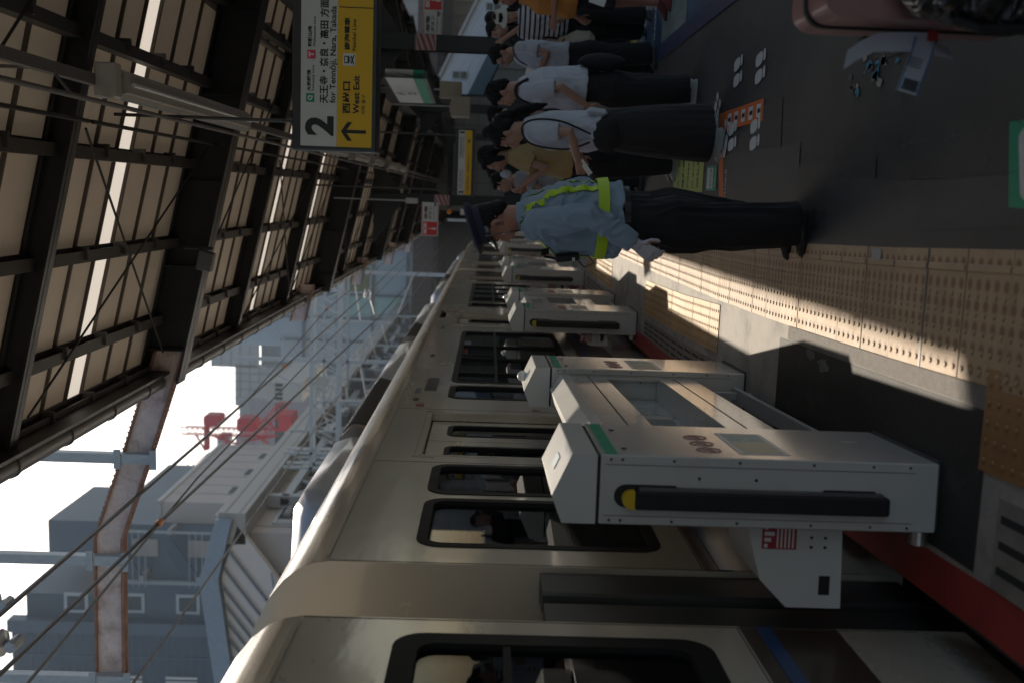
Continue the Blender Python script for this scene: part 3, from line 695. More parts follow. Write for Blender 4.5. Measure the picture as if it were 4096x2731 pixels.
carB = car((-1.53, B0, 0), .012, 19.7, wl_(B0, [(4.26, 5.0, []), (5.08, 5.69, []), (7.72, 8.31, []), (8.45, 12.0, [9.0, 9.9, 10.8]), (15.0, 15.6, []), (15.8, 19.6, [16.6, 17.6, 18.6]), (21.8, 22.3, []), (22.5, 23.3, [])]),
           [(5.9 - B0, 7.13 - B0), (12.6 - B0, 13.9 - B0), (20.2 - B0, 21.5 - B0)], 'cream commuter train car with brown and blue band, behind the nearest platform gates',
           units=((3.15, 5.35, 'c'), (5.4, 8.1, 'g'), (8.3, 12.0, 'c'), (12.1, 14.0, 'g'), (14.2, 18.4, 'c')), vents=(3.6, 5.9, 8.2))
carA = car((-1.01, -15.3, 0), .0275, 18.8, [(.5, 1.3, []), (4, 7.4, [5.1, 6.3]), (11.0, 14.2, [12, 13.1]), (16.2, 18.66, [])],
           [(1.9, 3.1), (8.4, 9.7), (14.6, 15.8)], 'near train car with a large black framed window at the bottom edge of the photo',
           units=((2, 6, 'c'), (8, 12, 'c')), fw=.085)
carC = car((-1.775, 24.3, 0), .012, 19.7, [(.3, 1.5, []), (3.5, 7.5, [4.5, 5.6]), (9.9, 14.0, [11, 12.4]), (16.6, 18.3, [])], [(1.8, 3.1), (8.1, 9.4), (14.6, 15.9)],
           'third cream train car, beyond the white vertical joint behind the face of the guard', units=((1.2, 4.8, 'c'), (5, 7, 'g'), (7.5, 11.5, 'c'), (12.5, 17, 'c')))
carD = car((-2.01, 44.5, 0), .035, 19.7, [(.3, 1.5, []), (3.5, 7.5, []), (9.9, 14.0, []), (16.6, 18.3, [])], [(1.8, 3.1), (8.1, 9.4), (14.6, 15.9)],
           'farthest cream train car disappearing under the brown viaduct', units=((1.2, 4.8, 'c'), (7.5, 11.5, 'c')))
# rubber curtains between the cars (part of the car ends) and gangway bellows
for (ca, L, yy0) in ((carA, 18.8, 18.8), (carB, 19.7, 19.7)):
    m = MB(); m.prism([(-.02, yy0 + .01), (-.02, yy0 + .24), (-.10, yy0 + .25), (-.14, yy0 + .01)], 2, -.15, 1.36); m.build('gap_curtain', mat('curtain_rubber', (.035, .036, .038), .5, var=.2, stretch=(8, 8, .5)), ca, bevel=.01)
    m = MB(); m.box(-2.0, -.9, yy0 + .01, yy0 + .5, .0, 2.05); m.build('gangway_bellows', black, ca)
m = MB(); m.prism([(-.02, -.01), (-.02, -.24), (-.10, -.25), (-.14, -.01)], 2, -.15, 1.36); m.build('gap_curtain', MT['curtain_rubber'], carB, bevel=.01)
# lettering on the train
textw('12 221', .05, .22, (-1.535, 7.9, 2.12), mat('train_lettering', (.06, .12, .18), .5), None, rot=(math.pi / 2, 0, math.pi / 2))
lo = C.objects[-1] if False else [o for o in C.objects if o.name.startswith('lettering') and o.parent is None and 'label' not in o][-1]
lo.name = 'car_number'; lo.parent = carB; lo.location = (.004, 7.9 - B0, 2.12)
# yellow sheet added inside the near car to stand in for a window reflection
yp = thing('yellow_reflection_sheet', 'yellow sheet inside the near train car, standing in for a reflection in its large window', 'reflection sheet', (-1.7, 3.3, 1.4))
m = MB(); m.box(-1.95, -1.56, 3.405, 3.41, 1.30, 1.93); m.build('sheet', mat('yellow_reflection_colour', (.55, .36, .02), .6, var=.1), yp, world=True)
m = MB(); m.box(-1.66, -1.60, 3.40, 3.404, 1.72, 1.84); m.build('reflected_figure', dgrey, yp, world=True)

# ================================================================== PLATFORM GATES
gloss = mat('gloss_white_panel', (.52, .515, .50), .24, var=.05, vs=2, coat=.9, dirt=((.37, .35, .32), 4, .52, .9))
capy = mat('yellow_cap', (.62, .40, .01), .5)
lblr = mat('warning_label_red', (.35, .02, .03), .5)
GL = .65
def housing(x, y, rzz, label, front=True, lamp=False, bw=-.40):
    t = thing('platform_gate_housing', label, 'gate housing', (x, y, 0), rzz, 'white housings of the platform gates')
    m = MB(); m.box(-.245, 0, 0, GL, .018, 1.205); m.build('cabinet', gloss, t, bevel=.004)
    m = MB(); m.prism([(0, 1.217), (0, 1.305), (-.15, 1.372), (-.245, 1.335), (-.245, 1.217)], 1, 0, GL); ld = m.build('lid', white, t, bevel=.003)
    m = MB(); m.obox((-.078, .26, 1.3425), (.05, .10, .003), Matrix.Rotation(.42, 3, 'Y')); m.build('lid_emblem', mat('pale_blue_emblem', (.36, .45, .52), .4), ld)
    m = MB(); m.box(-.238, -.008, .008, GL - .008, 1.204, 1.218); m.build('joint_gasket', black, t)
    m = MB(); m.box(-.235, .008, .015, GL - .02, .0, .0175); m.build('plinth', dgrey, t)
    m = MB(); m.box(-.0, .002, .02, GL - .02, 1.145, 1.188); m.build('green_band', green, t)
    m = MB()
    for yy in (.12, .5): m.tube([(0, yy, 1.11), (.003, yy, 1.11)], .010, 8)
    for zz in (1.17, 1.13, .95, .72, .46, .25, .12):
        for xx in (-.016, -.23):
            m.tube([(xx, 0, zz), (xx, -.003, zz)], .005, 6)
    for zz in (.86, .66): m.tube([(-.075, 0, zz), (-.075, -.003, zz)], .006, 6)
    m.build('screws', dark, t)
    m = MB()
    for xx in (-.034, -.214): m.box(xx - .001, xx + .001, -.0012, .0, .10, 1.19)
    m.build('panel_seams', dgrey, t)
    # door bumper with its slot
    y = 0 if front else GL; s_ = -1 if front else 1
    def bx(m_, x0, x1, d0, d1, z0, z1):
        a, b_ = y + s_ * d0, y + s_ * d1; m_.box(x0, x1, min(a, b_), max(a, b_), z0, z1)
    m = MB(); q = [(-.13, .99), (-.115, .99), (-.10, 1.0), (-.10, .985)]
    sl = [(-.185, .24), (-.102, .24), (-.102, .42), (-.118, .435), (-.118, .93), (-.102, .94), (-.102, 1.10)] + [(-.143 + .041 * math.cos(a * .3927), 1.115 + .041 * math.sin(a * .3927)) for a in range(0, 9)]
    a, b_ = y + s_ * .001, y + s_ * .0035; m.prism(sl, 1, min(a, b_), max(a, b_)); m.build('slot', black, t)
    m = MB(); bx(m, -.182, -.118, .004, .045, .20, 1.085); m.build('bumper_bar', black, t, bevel=.006)
    m = MB(); bx(m, -.118, -.108, .004, .03, .22, 1.07); m.build('bumper_rail', mat('rail_grey', (.13, .13, .13), .4, metal=.5), t)
    m = MB(); a, b_ = y + s_ * .004, y + s_ * .042
    m.prism([(-.118, 1.087), (-.182, 1.087)] + [(-.15 - .032 * math.cos(k * .5236), 1.095 + .035 * math.sin(k * .5236)) for k in range(0, 7)], 1, min(a, b_), max(a, b_)); m.build('bumper_cap', capy, t)
    # notices on the platform side
    for k in range(3):
        yy = .14 + k * .125; m = MB()
        rr = [(yy + .046 * math.cos(j * .3927), .80 + .046 * math.sin(j * .3927)) for j in range(16)]; ri = [(yy + .039 * math.cos(j * .3927), .80 + .039 * math.sin(j * .3927)) for j in range(16)]
        ring(m, rr, ri, .0005, .0022); m.obox((.0017, yy, .80), (.001, .075, .007), Matrix.Rotation(.785, 3, 'X')); m.obox((.0012, yy + .004, .80), (.001, .02, .035)); m.build('prohibition_sign', mat('faded_red_print', (.45, .20, .18), .5), t)
    m = MB(); m.box(.0005, .002, .08, .50, .52, .70); nb = m.build('notice_board', whitep, t)
    m = MB(); m.box(.0022, .003, .10, .31, .54, .68); m.build('yellow_notice', mat('notice_yellow', (.52, .47, .34), .4, var=.5, vs=60, stretch=(1, 1, 6)), nb)
    m = MB(); m.box(.0022, .003, .33, .48, .54, .68); m.build('green_notice', mat('notice_green', (.42, .47, .42), .5, var=.5, vs=60), nb)
    # train side foot box with sensor window
    m = MB(); m.prism([(-.246, .66), (bw + .10, .60), (bw, .50), (bw, .30), (-.246, .31)], 1, .10, .52); fb = m.build('sensor_box', white, t, bevel=.004)
    m = MB(); [m.box(-.34 + i * .022, -.326 + i * .022, .0945, .096, .58 - .012 * (i % 3), .592) for i in range(4)]; [m.box(-.34, -.265, .0945, .096, .485 + i * .014, .491 + i * .014) for i in range(5)]; m.build('label_print', whitep, fb)
    m = MB(); m.box(-.385, -.33, .0965, .0995, .52, .60) if 0 else m.box(-.345, -.255, .096, .0985, .475, .60); m.build('red_label', lblr, fb)
    m = MB(); m.box(bw + .05, bw + .12, .0965, .0985, .345, .385); m.build('sensor_window', black, fb)
    m = MB(); [m.tube([(xx, .0985, zz), (xx, .096, zz)], .006, 8) for xx in (-.30, -.335) for zz in (.42, .37)]; m.build('bolts', dark, fb)
    if lamp:
        m = MB(); m.ell((-.10, .32, 1.372), (.035, .035, .035)); m.build('status_lamp', mat('lamp_dome', (.75, .75, .75), .2, coat=.5), t, smooth=60)
    m = MB(); m.tube([(-.2, .06, .05), (-.30, .06, .05)], .032, 14); m.tube([(-.30, .06, .05), (-.305, .06, .05)], .02, 14); m.build('floor_anchor', alu, t, smooth=40)
    return t
def panel(x0, y0, x1, y1, label):
    L = math.hypot(y1 - y0, x1 - x0); t = thing('gate_panel', label, 'gate panel', (x0, y0, 0), -math.atan2(x1 - x0, y1 - y0), 'fence panels between gate housings')
    m = MB(); m.prism([(-.035, 1.10), (-.035, 1.155), (-.13, 1.215), (-.20, 1.195), (-.20, 1.10)], 1, 0, L); m.build('top_rail', white, t, bevel=.003)
    m = MB(); m.box(-.20, -.04, 0, L, .88, 1.099); m.box(-.20, -.04, 0, L, .34, .56); m.box(-.06, -.042, 0, .05, .561, .879); m.box(-.06, -.042, L - .05, L, .561, .879); m.box(-.20, -.18, 0, L, .561, .879)
    m.build('frame', gloss, t, bevel=.003)
    m = MB(); m.prism([(-.179, .62), (-.12, .66), (-.12, .80), (-.179, .84)], 1, L * .45, L * .5); m.build('inner_bracket', grey, t)
    m = MB(); m.box(-.0395, -.038, .02, L - .02, .985, .991); m.box(-.0395, -.038, .02, L - .02, .465, .47); m.build('panel_seams', dgrey, t)
    m = MB(); m.box(-.16, -.08, .02, L - .02, .07, .10); [m.box(-.14, -.10, yy, yy + .05, 0, .34) for yy in (.1, L - .15)]; m.build('feet', grey, t)
    return t
names = ['nearest the camera', 'with the round lamp, second from the camera', 'third from the camera', 'fourth from the camera', 'fifth from the camera', 'sixth from the camera', 'seventh, just beside the radio of the guard', 'eighth, partly hidden by the guard', 'ninth along the platform', 'tenth along the platform']
ai = 0
for k, (a, b_) in enumerate(((3.4, 6.09), (10.65, 12.62), (16.7, 19.0), (24.0, 26.3), (31, 33.6))):
    for j, y in enumerate((a, b_)):
        sl = math.atan2(gx(y + GL) - gx(y), GL)
        housing(gx(y), y, -sl, 'white platform gate housing with black bumper, ' + names[ai], front=(j == 0), lamp=(j == 1), bw=-.56 if ai == 0 else -.38); ai += 1
    panel(gx(a + GL), a + GL + .01, gx(b_), b_ - .01, 'glossy white gate panel ' + ('with a long recess, between the two nearest gate housings', 'between the third and fourth gate housings', 'between the fifth and sixth gate housings', 'between the seventh and eighth gate housings', 'between the two farthest gate housings')[k])
for y in (38, 40.5, 45, 47.5):
    housing(gx(y), y, 0, 'small far white gate housing near the end of the platform')
# ================================================================== SIGNS ON THE PLATFORM
sg = mat('white_sign_face', (.62, .61, .59), .5, var=.03)
def sbox(x0, x1, z0, z1, y0, y1, mtl, parent, name, bevel=0):
    m = MB(); m.box(x0, x1, y0, y1, z0, z1); return m.build(name, mtl, parent, world=True, bevel=bevel)
sy = 7.0
big = thing('exit_sign', 'large hanging sign, white over yellow, with a big 2 and West Exit lettering', 'sign', (.75, sy, 2.7))
sbox(.255, 1.95, 2.405, 2.975, sy + .0, sy + .22, mat('sign_frame', (.035, .037, .04), .4, var=.15), big, 'frame', .008)
sbox(.285, 1.92, 2.672, 2.915, sy - .006, sy + .0, sg, big, 'white_panel')
sbox(.285, 1.92, 2.437, 2.671, sy - .0055, sy + .0, yellow, big, 'yellow_panel')
K = .000690
def SP(px, py): return (.290 + (1505 - py) * K, sy - .0075, 2.910 - (px - 252) * K)
def st(s_, x0, x1, ya, yb, mtl=textm, bold=.0, par=None):
    "text between crop rows: cap height x0..x1, run ya (left) .. yb (right)"
    p = SP(x1, ya); return textw(s_, (x1 - x0) * K, (ya - yb) * K, p, mtl, par or big, bold=bold)
def srect(x0, x1, ya, yb, mtl, dy=.0065, nm='badge'):
    a = SP(x0, ya); b_ = SP(x1, yb); m = MB(); m.box(a[0], b_[0], sy - dy - .001, sy - .006, b_[2], a[2]); return m.build(nm, mtl, big, world=True)
st('2', 288, 568, 1412, 1222, bold=.008)
srect(297, 377, 1092, 1010, green); st('Q', 312, 364, 1076, 1028, whitep, bold=.002)
st('大和路線', 303, 342, 990, 786, bold=.0008); st('Yamatoji Line', 352, 382, 990, 740)
srect(305, 386, 682, 598, pinkred); st('T', 320, 370, 665, 615, whitep, bold=.002)
st('和歌山線', 310, 350, 572, 374, bold=.0008); st('Wakayama Line', 362, 392, 570, 285)
st('天王寺・奈良・高田 方面', 424, 512, 1100, 118, bold=.0015); st('for Tennōji, Nara, Takada', 523, 600, 1095, 180, bold=.0007)
# arrow
m = MB(); a = SP(0, 1362)[0]; zt = SP(640, 0)[2]; zb = SP(885, 0)[2]
m.box(a - .011, a + .011, sy - .0075, sy - .0062, zb, zt - .01)
m.prism([(a, zt), (a + .062, zt - .075), (a + .062, zt - .043), (a, zt + .0), ], 1, sy - .0079, sy - .0063)
m.prism([(a, zt - .030), (a, zt), (a - .062, zt - .043), (a - .062, zt - .075)], 1, sy - .0083, sy - .0063)
m.prism([(a, zt - .030), (a + .062, zt - .075), (a + .062, zt - .043), (a, zt)], 1, sy - .0087, sy - .0063)
m.build('arrow', textm, big, world=True)
st('西出口', 648, 728, 1190, 885, bold=.0018); st('West Exit', 755, 815, 1190, 824, bold=.001); st('서쪽 출구', 836, 874, 1195, 1003)
ic = srect(652, 770, 736, 618, whitep, nm='train_icon_panel')
srect(664, 712, 712, 642, textm, .0078, 'train_icon'); srect(672, 694, 702, 652, whitep, .0090, 'train_icon_window'); srect(716, 724, 700, 654, textm, .0078, 'train_icon_bumper')
m = MB(); 
for (ya, yb, xa, xb) in ((722, 640, 758, 728), (632, 714, 758, 728)):
    p, q = SP(xa, ya), SP(xb, yb); m.tube([(p[0], sy - .0075, p[2]), (q[0], sy - .0075, q[2])], .004, 4)
m.build('train_icon_track', textm, big, world=True)
st('南海電車', 662, 717, 585, 283, bold=.0012); st('Nankai Line', 737, 776, 590, 295)
srect(612, 956, 190, 183, textm, nm='divider')
st('通天閣口', 675, 752, 100, -310, bold=.0015); st('Tsūtenkaku Exit', 780, 832, 98, -420, bold=.0006); st('츠텐카쿠 출구', 866, 900, 102, -260)
for xx in (.45, 1.7): 
    m = MB(); m.tube([(xx, sy + .1, 2.97), (xx, sy + .1, 4.2)], .012, 8); m.build('hanger', dark2, big, world=True)
# second sign
s2 = thing('far_exit_sign', 'farther white and yellow hanging sign with 2 and 1, above the long haired woman', 'sign', (.45, 15, 2.0))
sbox(-.04, .94, 1.86, 2.15, 15, 15.2, MT['sign_frame'], s2, 'frame'); sbox(-.015, .915, 2.0, 2.10, 14.992, 15, sg, s2, 'white_panel'); sbox(-.015, .915, 1.905, 1.999, 14.993, 15, yellow, s2, 'yellow_panel')
textw('2', .07, .045, (0, 14.985, 2.015), textm, s2, bold=.004); textw('1', .07, .028, (.87, 14.985, 2.015), textm, s2, bold=.004)
textw('天王寺・奈良・高田 方面', .03, .26, (.08, 14.985, 2.05), textm, s2); textw('for Tennoji, Nara, Takada', .02, .26, (.08, 14.985, 2.018), textm, s2)
textw('大阪環状線 新大阪 方面', .03, .3, (.52, 14.985, 2.05), textm, s2); textw('for Shin-Osaka, Osaka', .02, .3, (.52, 14.985, 2.018), textm, s2)
textw('↑ 西出口 West Exit', .035, .24, (.02, 14.985, 1.94), textm, s2); textw('南海電車 Nankai Line', .03, .24, (.32, 14.985, 1.94), textm, s2); textw('↻', .05, .05, (.74, 14.985, 1.93), textm, s2, bold=.003)
for xx in (.05, .85):
    m = MB(); m.tube([(xx, 15.1, 2.15), (xx, 15.1, 4.3)], .015, 6); m.build('hanger', dark2, s2, world=True)
# station name board, side-on
nb_ = thing('station_name_board', 'hanging station name board, white with a green band, seen at a slant', 'sign', (1.3, 14, 2.75))
a0, a1 = (1.50, 13.4), (1.38, 15.6)
def slab(z0, z1, off, mtl, nm):
    m = MB(); n_ = Vector((a1[1] - a0[1], -(a1[0] - a0[0]), 0)).normalized()
    p = [Vector((*a0, 0)), Vector((*a1, 0))]; vs = []
    for z in (z0, z1):
        for o_ in (-off, off):
            for q in p: vs.append((q.x + n_.x * o_, q.y + n_.y * o_, z))
    m.add(vs, [(0, 1, 3, 2), (4, 6, 7, 5), (0, 4, 5, 1), (2, 3, 7, 6), (0, 2, 6, 4), (1, 5, 7, 3)]); return m.build(nm, mtl, nb_, world=True)
slab(2.48, 3.04, .05, MT['sign_frame'], 'frame'); slab(2.66, 3.02, .055, sg, 'white_face'); slab(2.52, 2.655, .056, green, 'green_band')
for s_, z, h_, wd in (('しんいまみや', 2.86, .09, .9), ('新今宮', 2.76, .06, .4), ('Shin-Imamiya', 2.69, .045, .5)):
    textw(s_, h_, wd, (1.372, 14.95 if wd > .6 else 14.75, z), greytext, nb_, rot=(math.pi / 2, 0, -math.pi / 2 + math.atan2(-.12, 2.2)))
# SOS signs
def sos(x, y, z, w_, h_, label, flip=False):
    t = thing('emergency_button_sign', label, 'sign', (x, y, z), 0, 'red and white SOS emergency button signs')
    sbox(x, x + w_, z, z + h_, y, y + .04, sg, t, 'board', .004)
    rx0, rx1 = (x + .012, x + w_ * .42) if not flip else (x + w_ * .55, x + w_ - .012)
    sbox(rx0, rx1, z + .015, z + h_ - .015, y - .003, y, redp, t, 'red_field')
    textw('SOS', h_ * .22, (rx1 - rx0) * .8, (rx0 + .1 * (rx1 - rx0), y - .005, z + h_ * .68), whitep, t, bold=.004)
    m = MB(); cx = (rx0 + rx1) / 2; m.box(cx - .018, cx + .018, y - .006, y - .0035, z + h_ * .12, z + h_ * .36); m.box(cx - .007, cx + .007, y - .006, y - .0035, z + h_ * .361, z + h_ * .58); m.build('hand_symbol', whitep, t, world=True)
    wx0, wx1 = (x + w_ * .46, x + w_ - .01) if not flip else (x + .01, x + w_ * .5)
    textw('非常', h_ * .2, (wx1 - wx0) * .75, (wx0 + .02, y - .005, z + h_ * .65), textm, t, bold=.002); textw('ボタン', h_ * .18, (wx1 - wx0) * .75, (wx0 + .02, y - .005, z + h_ * .4), textm, t, bold=.001)
    textw('Emergency', h_ * .09, (wx1 - wx0) * .75, (wx0 + .02, y - .005, z + h_ * .22), textm, t); textw('↙', h_ * .2, (wx1 - wx0) * .3, (wx1 - .07, y - .005, z + .03), textm, t, bold=.004)
    m = MB()
    for k in range(7):
        xx = wx0 + (wx1 - wx0) * k / 7
        for zz in (z + .004, z + h_ - .022): m.prism([(xx, zz), (xx + .02, zz), (xx + .035, zz + .018), (xx + .015, zz + .018)], 1, y - .003, y)
    m.build('red_stripes', redp, t, world=True)
    return t
sos(-.80, 19, 2.57, .62, .31, 'red and white SOS sign just above the cap of the guard')
sos(2.30, 15.3, 2.40, .62, .28, 'red and white SOS sign right of the canopy column, above the white cap', flip=True)
def cbox(name, x0, x1, y0, y1, z0, z1, mtl, label, cat, group=None):
    t = thing(name, label, cat, ((x0 + x1) / 2, y0, z0), 0, group); m = MB(); m.box(x0, x1, y0, y1, z0, z1); m.build('case', mtl, t, world=True, bevel=.008)
    m = MB(); m.box(x0 + .02, x1 - .02, y0 - .004, y0, z0 + .02, z1 - .02); m.build('cover', mtl, t, world=True)
    m = MB(); m.tube([((x0 + x1) / 2, y0 + .05, z1), ((x0 + x1) / 2, y0 + .05, z1 + 1.2)], .012, 6); m.build('conduit', grey, t, world=True); return t
tan = mat('tan_box_paint', (.33, .27, .2), .6, var=.1)
cbox('junction_box', 1.72, 2.02, 18.9, 19.1, 2.2, 2.6, tan, 'upper beige electrical box under the slanted name board', 'electrical box', 'beige electrical boxes')
cbox('junction_box', 1.38, 1.72, 18.6, 19.1, 2.03, 2.38, tan, 'lower beige electrical box left of the upper one, above the two white shirts', 'electrical box', 'beige electrical boxes')
cbox('monitor_camera_box', -.19, -.10, 17, 17.1, 2.82, 3.02, lgrey, 'small pale box hanging beside the left canopy column', 'box')
eb = thing('emergency_button_box', 'emergency button box with orange lamp on the left column', 'button box', (-.4, 20.3, 2.05))
m = MB(); m.box(-.42, -.3, 20.28, 20.36, 1.98, 2.2); m.build('box', sg, eb, world=True); m = MB(); m.box(-.41, -.31, 20.27, 20.28, 1.99, 2.1); m.build('red_face', redp, eb, world=True)
m = MB(); m.ell((-.36, 20.3, 2.42), (.05, .05, .05)); m.build('lamp', mat('orange_lamp', (.7, .2, .02), .4), eb, world=True, smooth=60)
m = MB(); m.tube([(-.52, 20.2, 1.9), (-.52, 20.2, 2.45)], .03, 10); tag(m.build('fluorescent_pole', mat('bluish_white', (.6, .66, .7), .4)), 'pale blue upright tube beside the left canopy column', 'pole')
sp = thing('loudspeaker', 'grey loudspeaker box bolted under the deep girder near the gutter', 'loudspeaker', (-.66, 8.9, 4.07))
m = MB(); m.obox((-.66, 8.85, 4.07), (.17, .10, .13), Matrix.Rotation(.2, 3, 'Y')); m.build('box', mat('speaker_grey', (.10, .10, .10), .5, var=.2, vs=40), sp, world=True, bevel=.01)
m = MB(); m.tube([(-.56, 9.0, 4.05), (-.56, 9.0, 4.3)], .016, 6); m.tube([(-.66, 8.86, 4.1), (-.56, 9.0, 4.16)], .013, 6); m.build('bracket', dark2, sp, world=True)
# light fixture row
lr = thing('lighting_duct', 'long grey cable duct carrying the lights under the canopy', 'cable duct', (.5, 20, 3.8))
m = MB(); m.box(.52, .58, -2, 46, 3.808, 3.86); m.build('channel', mat('duct_grey', (.17, .155, .145), .5, var=.2), lr, world=True)
m = MB(); m.tube([(.42, -2, 3.74), (.42, 46, 3.74)], .014, 8)
for k in (1, 3, 5, 8): m.tube([(.42, 2 + k * 3.27, 3.74), (.55, 2 + k * 3.27, 3.85), (.55, 2 + k * 3.27, 4.6)], .009, 6)
m.build('pipe', mat('duct_pipe', (.10, .09, .085), .5, var=.3), lr, world=True)
for k, y in enumerate((5.85, 13.3, 15.9, 18.4, 21.0, 23.6)):
    L = 3.2 if k == 0 else 1.9
    t = thing('strip_light', ('longest cream strip light housing under the canopy, nearest the camera' if k == 0 else 'cream strip light housing number %s beyond the big exit sign, along the duct' % ['', 'one', 'two', 'three', 'four', 'five'][k]), 'light', (.55, y, 3.7), 0, 'unlit strip lights hanging under the canopy')
    m = MB(); m.prism([(.485, 3.735), (.615, 3.735), (.64, 3.77), (.62, 3.805), (.48, 3.805), (.46, 3.77)], 1, y, y + L * .49); m.prism([(.485, 3.735), (.615, 3.735), (.64, 3.77), (.62, 3.805), (.48, 3.805), (.46, 3.77)], 1, y + L * .5, y + L); m.build('housing', lgrey, t, world=True, bevel=.008)
    m = MB(); m.prism([(.50, 3.705), (.60, 3.705), (.61, 3.734), (.49, 3.734)], 1, y + .1, y + L - .1); m.build('reflector', lgrey, t, world=True)
    m = MB(); m.tube([(.55, y + .16, 3.69), (.55, y + L - .16, 3.69)], .013, 10); m.build('tube', mat('glass_tube', (.6, .6, .58), .2), t, world=True, smooth=40)
    m = MB(); m.box(.455, .645, y - .10, y - .001, 3.70, 3.82); m.build('end_box', lgrey, t, world=True, bevel=.008)
for k, (x0, y0) in enumerate(((1.55, 1.2), (1.55, 7.3), (1.5, 10.5))):
    m = MB(); m.tube([(x0, y0, 4.05), (x0 - .05, y0 + 3.0, 4.05)], .045, 10); tag(m.build('pipe_run', mat('pale_pipe', (.20, .18, .17), .5, var=.2), smooth=40), 'pale pipe hanging under the roof on the right, ' + ['nearest the camera', 'above the big exit sign', 'behind the big exit sign'][k], 'pipe', 'pale pipes under the roof')
# the far end of the platform: stair enclosure, dark station interior, viaduct
se = thing('stair_enclosure', 'grey panelled stair enclosure at the far end behind the second sign', 'stairwell', (1.6, 45, 0))
pan = mat('grey_wall_panel', (.13, .12, .112), .6, var=.15, vs=1.5)
m = MB()
for i in range(8):
    for j in range(6):
        m.box(-.75 + i * .62, -.75 + i * .62 + .6, 45, 45.2, 1.0 + j * .62, 1.0 + j * .62 + .6)
m.build('wall_panel', pan, se, world=True); m = MB(); m.box(-.8, 4.3, 45.2, 58, 0, 5); m.build('core', mat('dark_core', (.02, .02, .02), .8), se, world=True)
m = MB(); m.box(-.6, 4.2, 44.8, 44.99, 3.3, 3.45); m.build('beam', dark, se, world=True)
vd = thing('viaduct', 'dark brown railway viaduct girder crossing over the train', 'viaduct', (0, 76, 0))
m = MB(); m.box(-14, 22, 75, 75.5, 5.7, 7.2); 
for k in range(36): m.box(-14 + k, -13.95 + k, 74.9, 75, 5.7, 7.2)
m.build('girder', mat('brown_girder', (.045, .028, .028), .6, var=.2), vd, world=True)
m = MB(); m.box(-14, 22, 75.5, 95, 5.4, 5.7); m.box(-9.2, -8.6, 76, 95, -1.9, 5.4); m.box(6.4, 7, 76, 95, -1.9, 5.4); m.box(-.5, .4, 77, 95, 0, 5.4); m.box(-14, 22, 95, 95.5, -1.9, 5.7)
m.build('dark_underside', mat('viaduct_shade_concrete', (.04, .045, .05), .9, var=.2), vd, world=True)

# ================================================================== OVERHEAD LINE
def stub(x0, x1, y, z0, z1, mtl, parent): pass
rb = thing('rusty_crossbeam', 'rusty bent steel beam reaching from the canopy across the tracks', 'steel beam', (-3, 9.118, 5.0))
def ibeam(pts, y, d, hw, par, nm):
    # pts: (x, z) of the underside
    up = [(x, z + d) for x, z in pts]
    m = MB(); m.prism(pts + up[::-1], 1, y - .03, y + .03); o_ = m.build(nm + '_web', rust, par, world=True)
    m = MB()
    for (dz) in (0, d - .02):
        lo = [(x, z + dz) for x, z in pts]; hi = [(x, z + dz + .02) for x, z in pts]; m.prism(lo + hi[::-1], 1, y - hw, y + hw)
    m.build(nm + '_flange', rustd, par, world=True)
pts = [(-1.50, 4.33), (-2.38, 4.61), (-3.27, 4.91), (-4.58, 4.92), (-8.4, 4.92)]
ibeam(pts, 9.118, .27, .062, rb, 'beam')
m = MB()
for i in range(26):
    x = -1.85 - i * .051
    z = interp([(-3.27, 4.91), (-2.38, 4.61), (-1.5, 4.33)], x)
    for zz in (z - .004, z + .272): m = MB(); m.ell((x, 9.07, zz), (.012, .015, .012), nu=6, nv=4); m.build('rivet', rustd, rb, world=True)
galv = mat('galvanised_steel', (.34, .36, .37), .5, metal=.3, var=.2, vs=9)
def hanger(x, y, z0, z1, label):
    t = thing('steel_hanger', label, 'steel post', (x, y, z0), 0, 'galvanised posts clamped on the rusty beam')
    m = MB(); m.box(x - .045, x + .045, y - .15, y - .138, z0, z1); m.box(x - .045, x - .035, y - .137, y - .06, z0, z1); m.box(x + .035, x + .045, y - .137, y - .06, z0, z1); m.build('channel', galv, t, world=True)
    for zz in (-.06, .26): m = MB(); m.box(x - .09, x + .09, y - .165, y - .151, z0 + zz, z0 + zz + .06); m.build('clamp', galv, t, world=True)
hanger(-2.48, 9.118, 4.62, 6.3, 'galvanised post on the rusty beam nearest the canopy gutter')
hanger(-3.45, 9.118, 4.89, 6.3, 'galvanised post on the rusty beam just left of its bend')
hanger(-4.62, 9.118, 4.89, 6.3, 'galvanised post on the rusty beam at the bottom edge of the photo')
for k, (y, z) in enumerate(((16.3, 4.445), (23.5, 4.445), (30.7, 4.445), (37.9, 4.445))):
    t = thing('rusty_beam_stub', ['first', 'second', 'third', 'last'][k] + ' red rusty beam end sticking out past the canopy gutter', 'steel beam', (-1.9, y, z), 0, 'rusty beam ends beyond the gutter')
    ibeam([(-1.54, z - .05), (-2.13 - .035 * k, z + .09)], y, .25, .062, t, 'beam')
def wire(pts, r, label, mtl=None, name='overhead_wire', grp='overhead line wires'):
    m = MB(); m.tube(pts, r, 6); return tag(m.build(name, mtl or mat('wire_dark', (.06, .058, .055), .5, metal=.5)), label, 'wire', grp)
wire([(-2.790, -2.70, 4.662), (-2.790, 10.80, 4.707), (-2.790, 31.50, 4.977), (-2.790, 63.00, 5.472)], .017, 'thick upper overhead wire running along the train, highest of the wires')
wire([(-2.700, -2.70, 4.320), (-2.700, 7.74, 4.194), (-2.700, 21.60, 3.924), (-2.700, 63.00, 4.032)], .014, 'thick lower overhead wire passing through the orange ball')
wire([(-2.700, -2.70, 3.762), (-2.700, 3.60, 3.942), (-2.700, 9.18, 4.257), (-2.700, 18.00, 4.437), (-2.700, 54.00, 4.842)], .010, 'thin twisted wire meeting the lower thick wire at the orange ball')
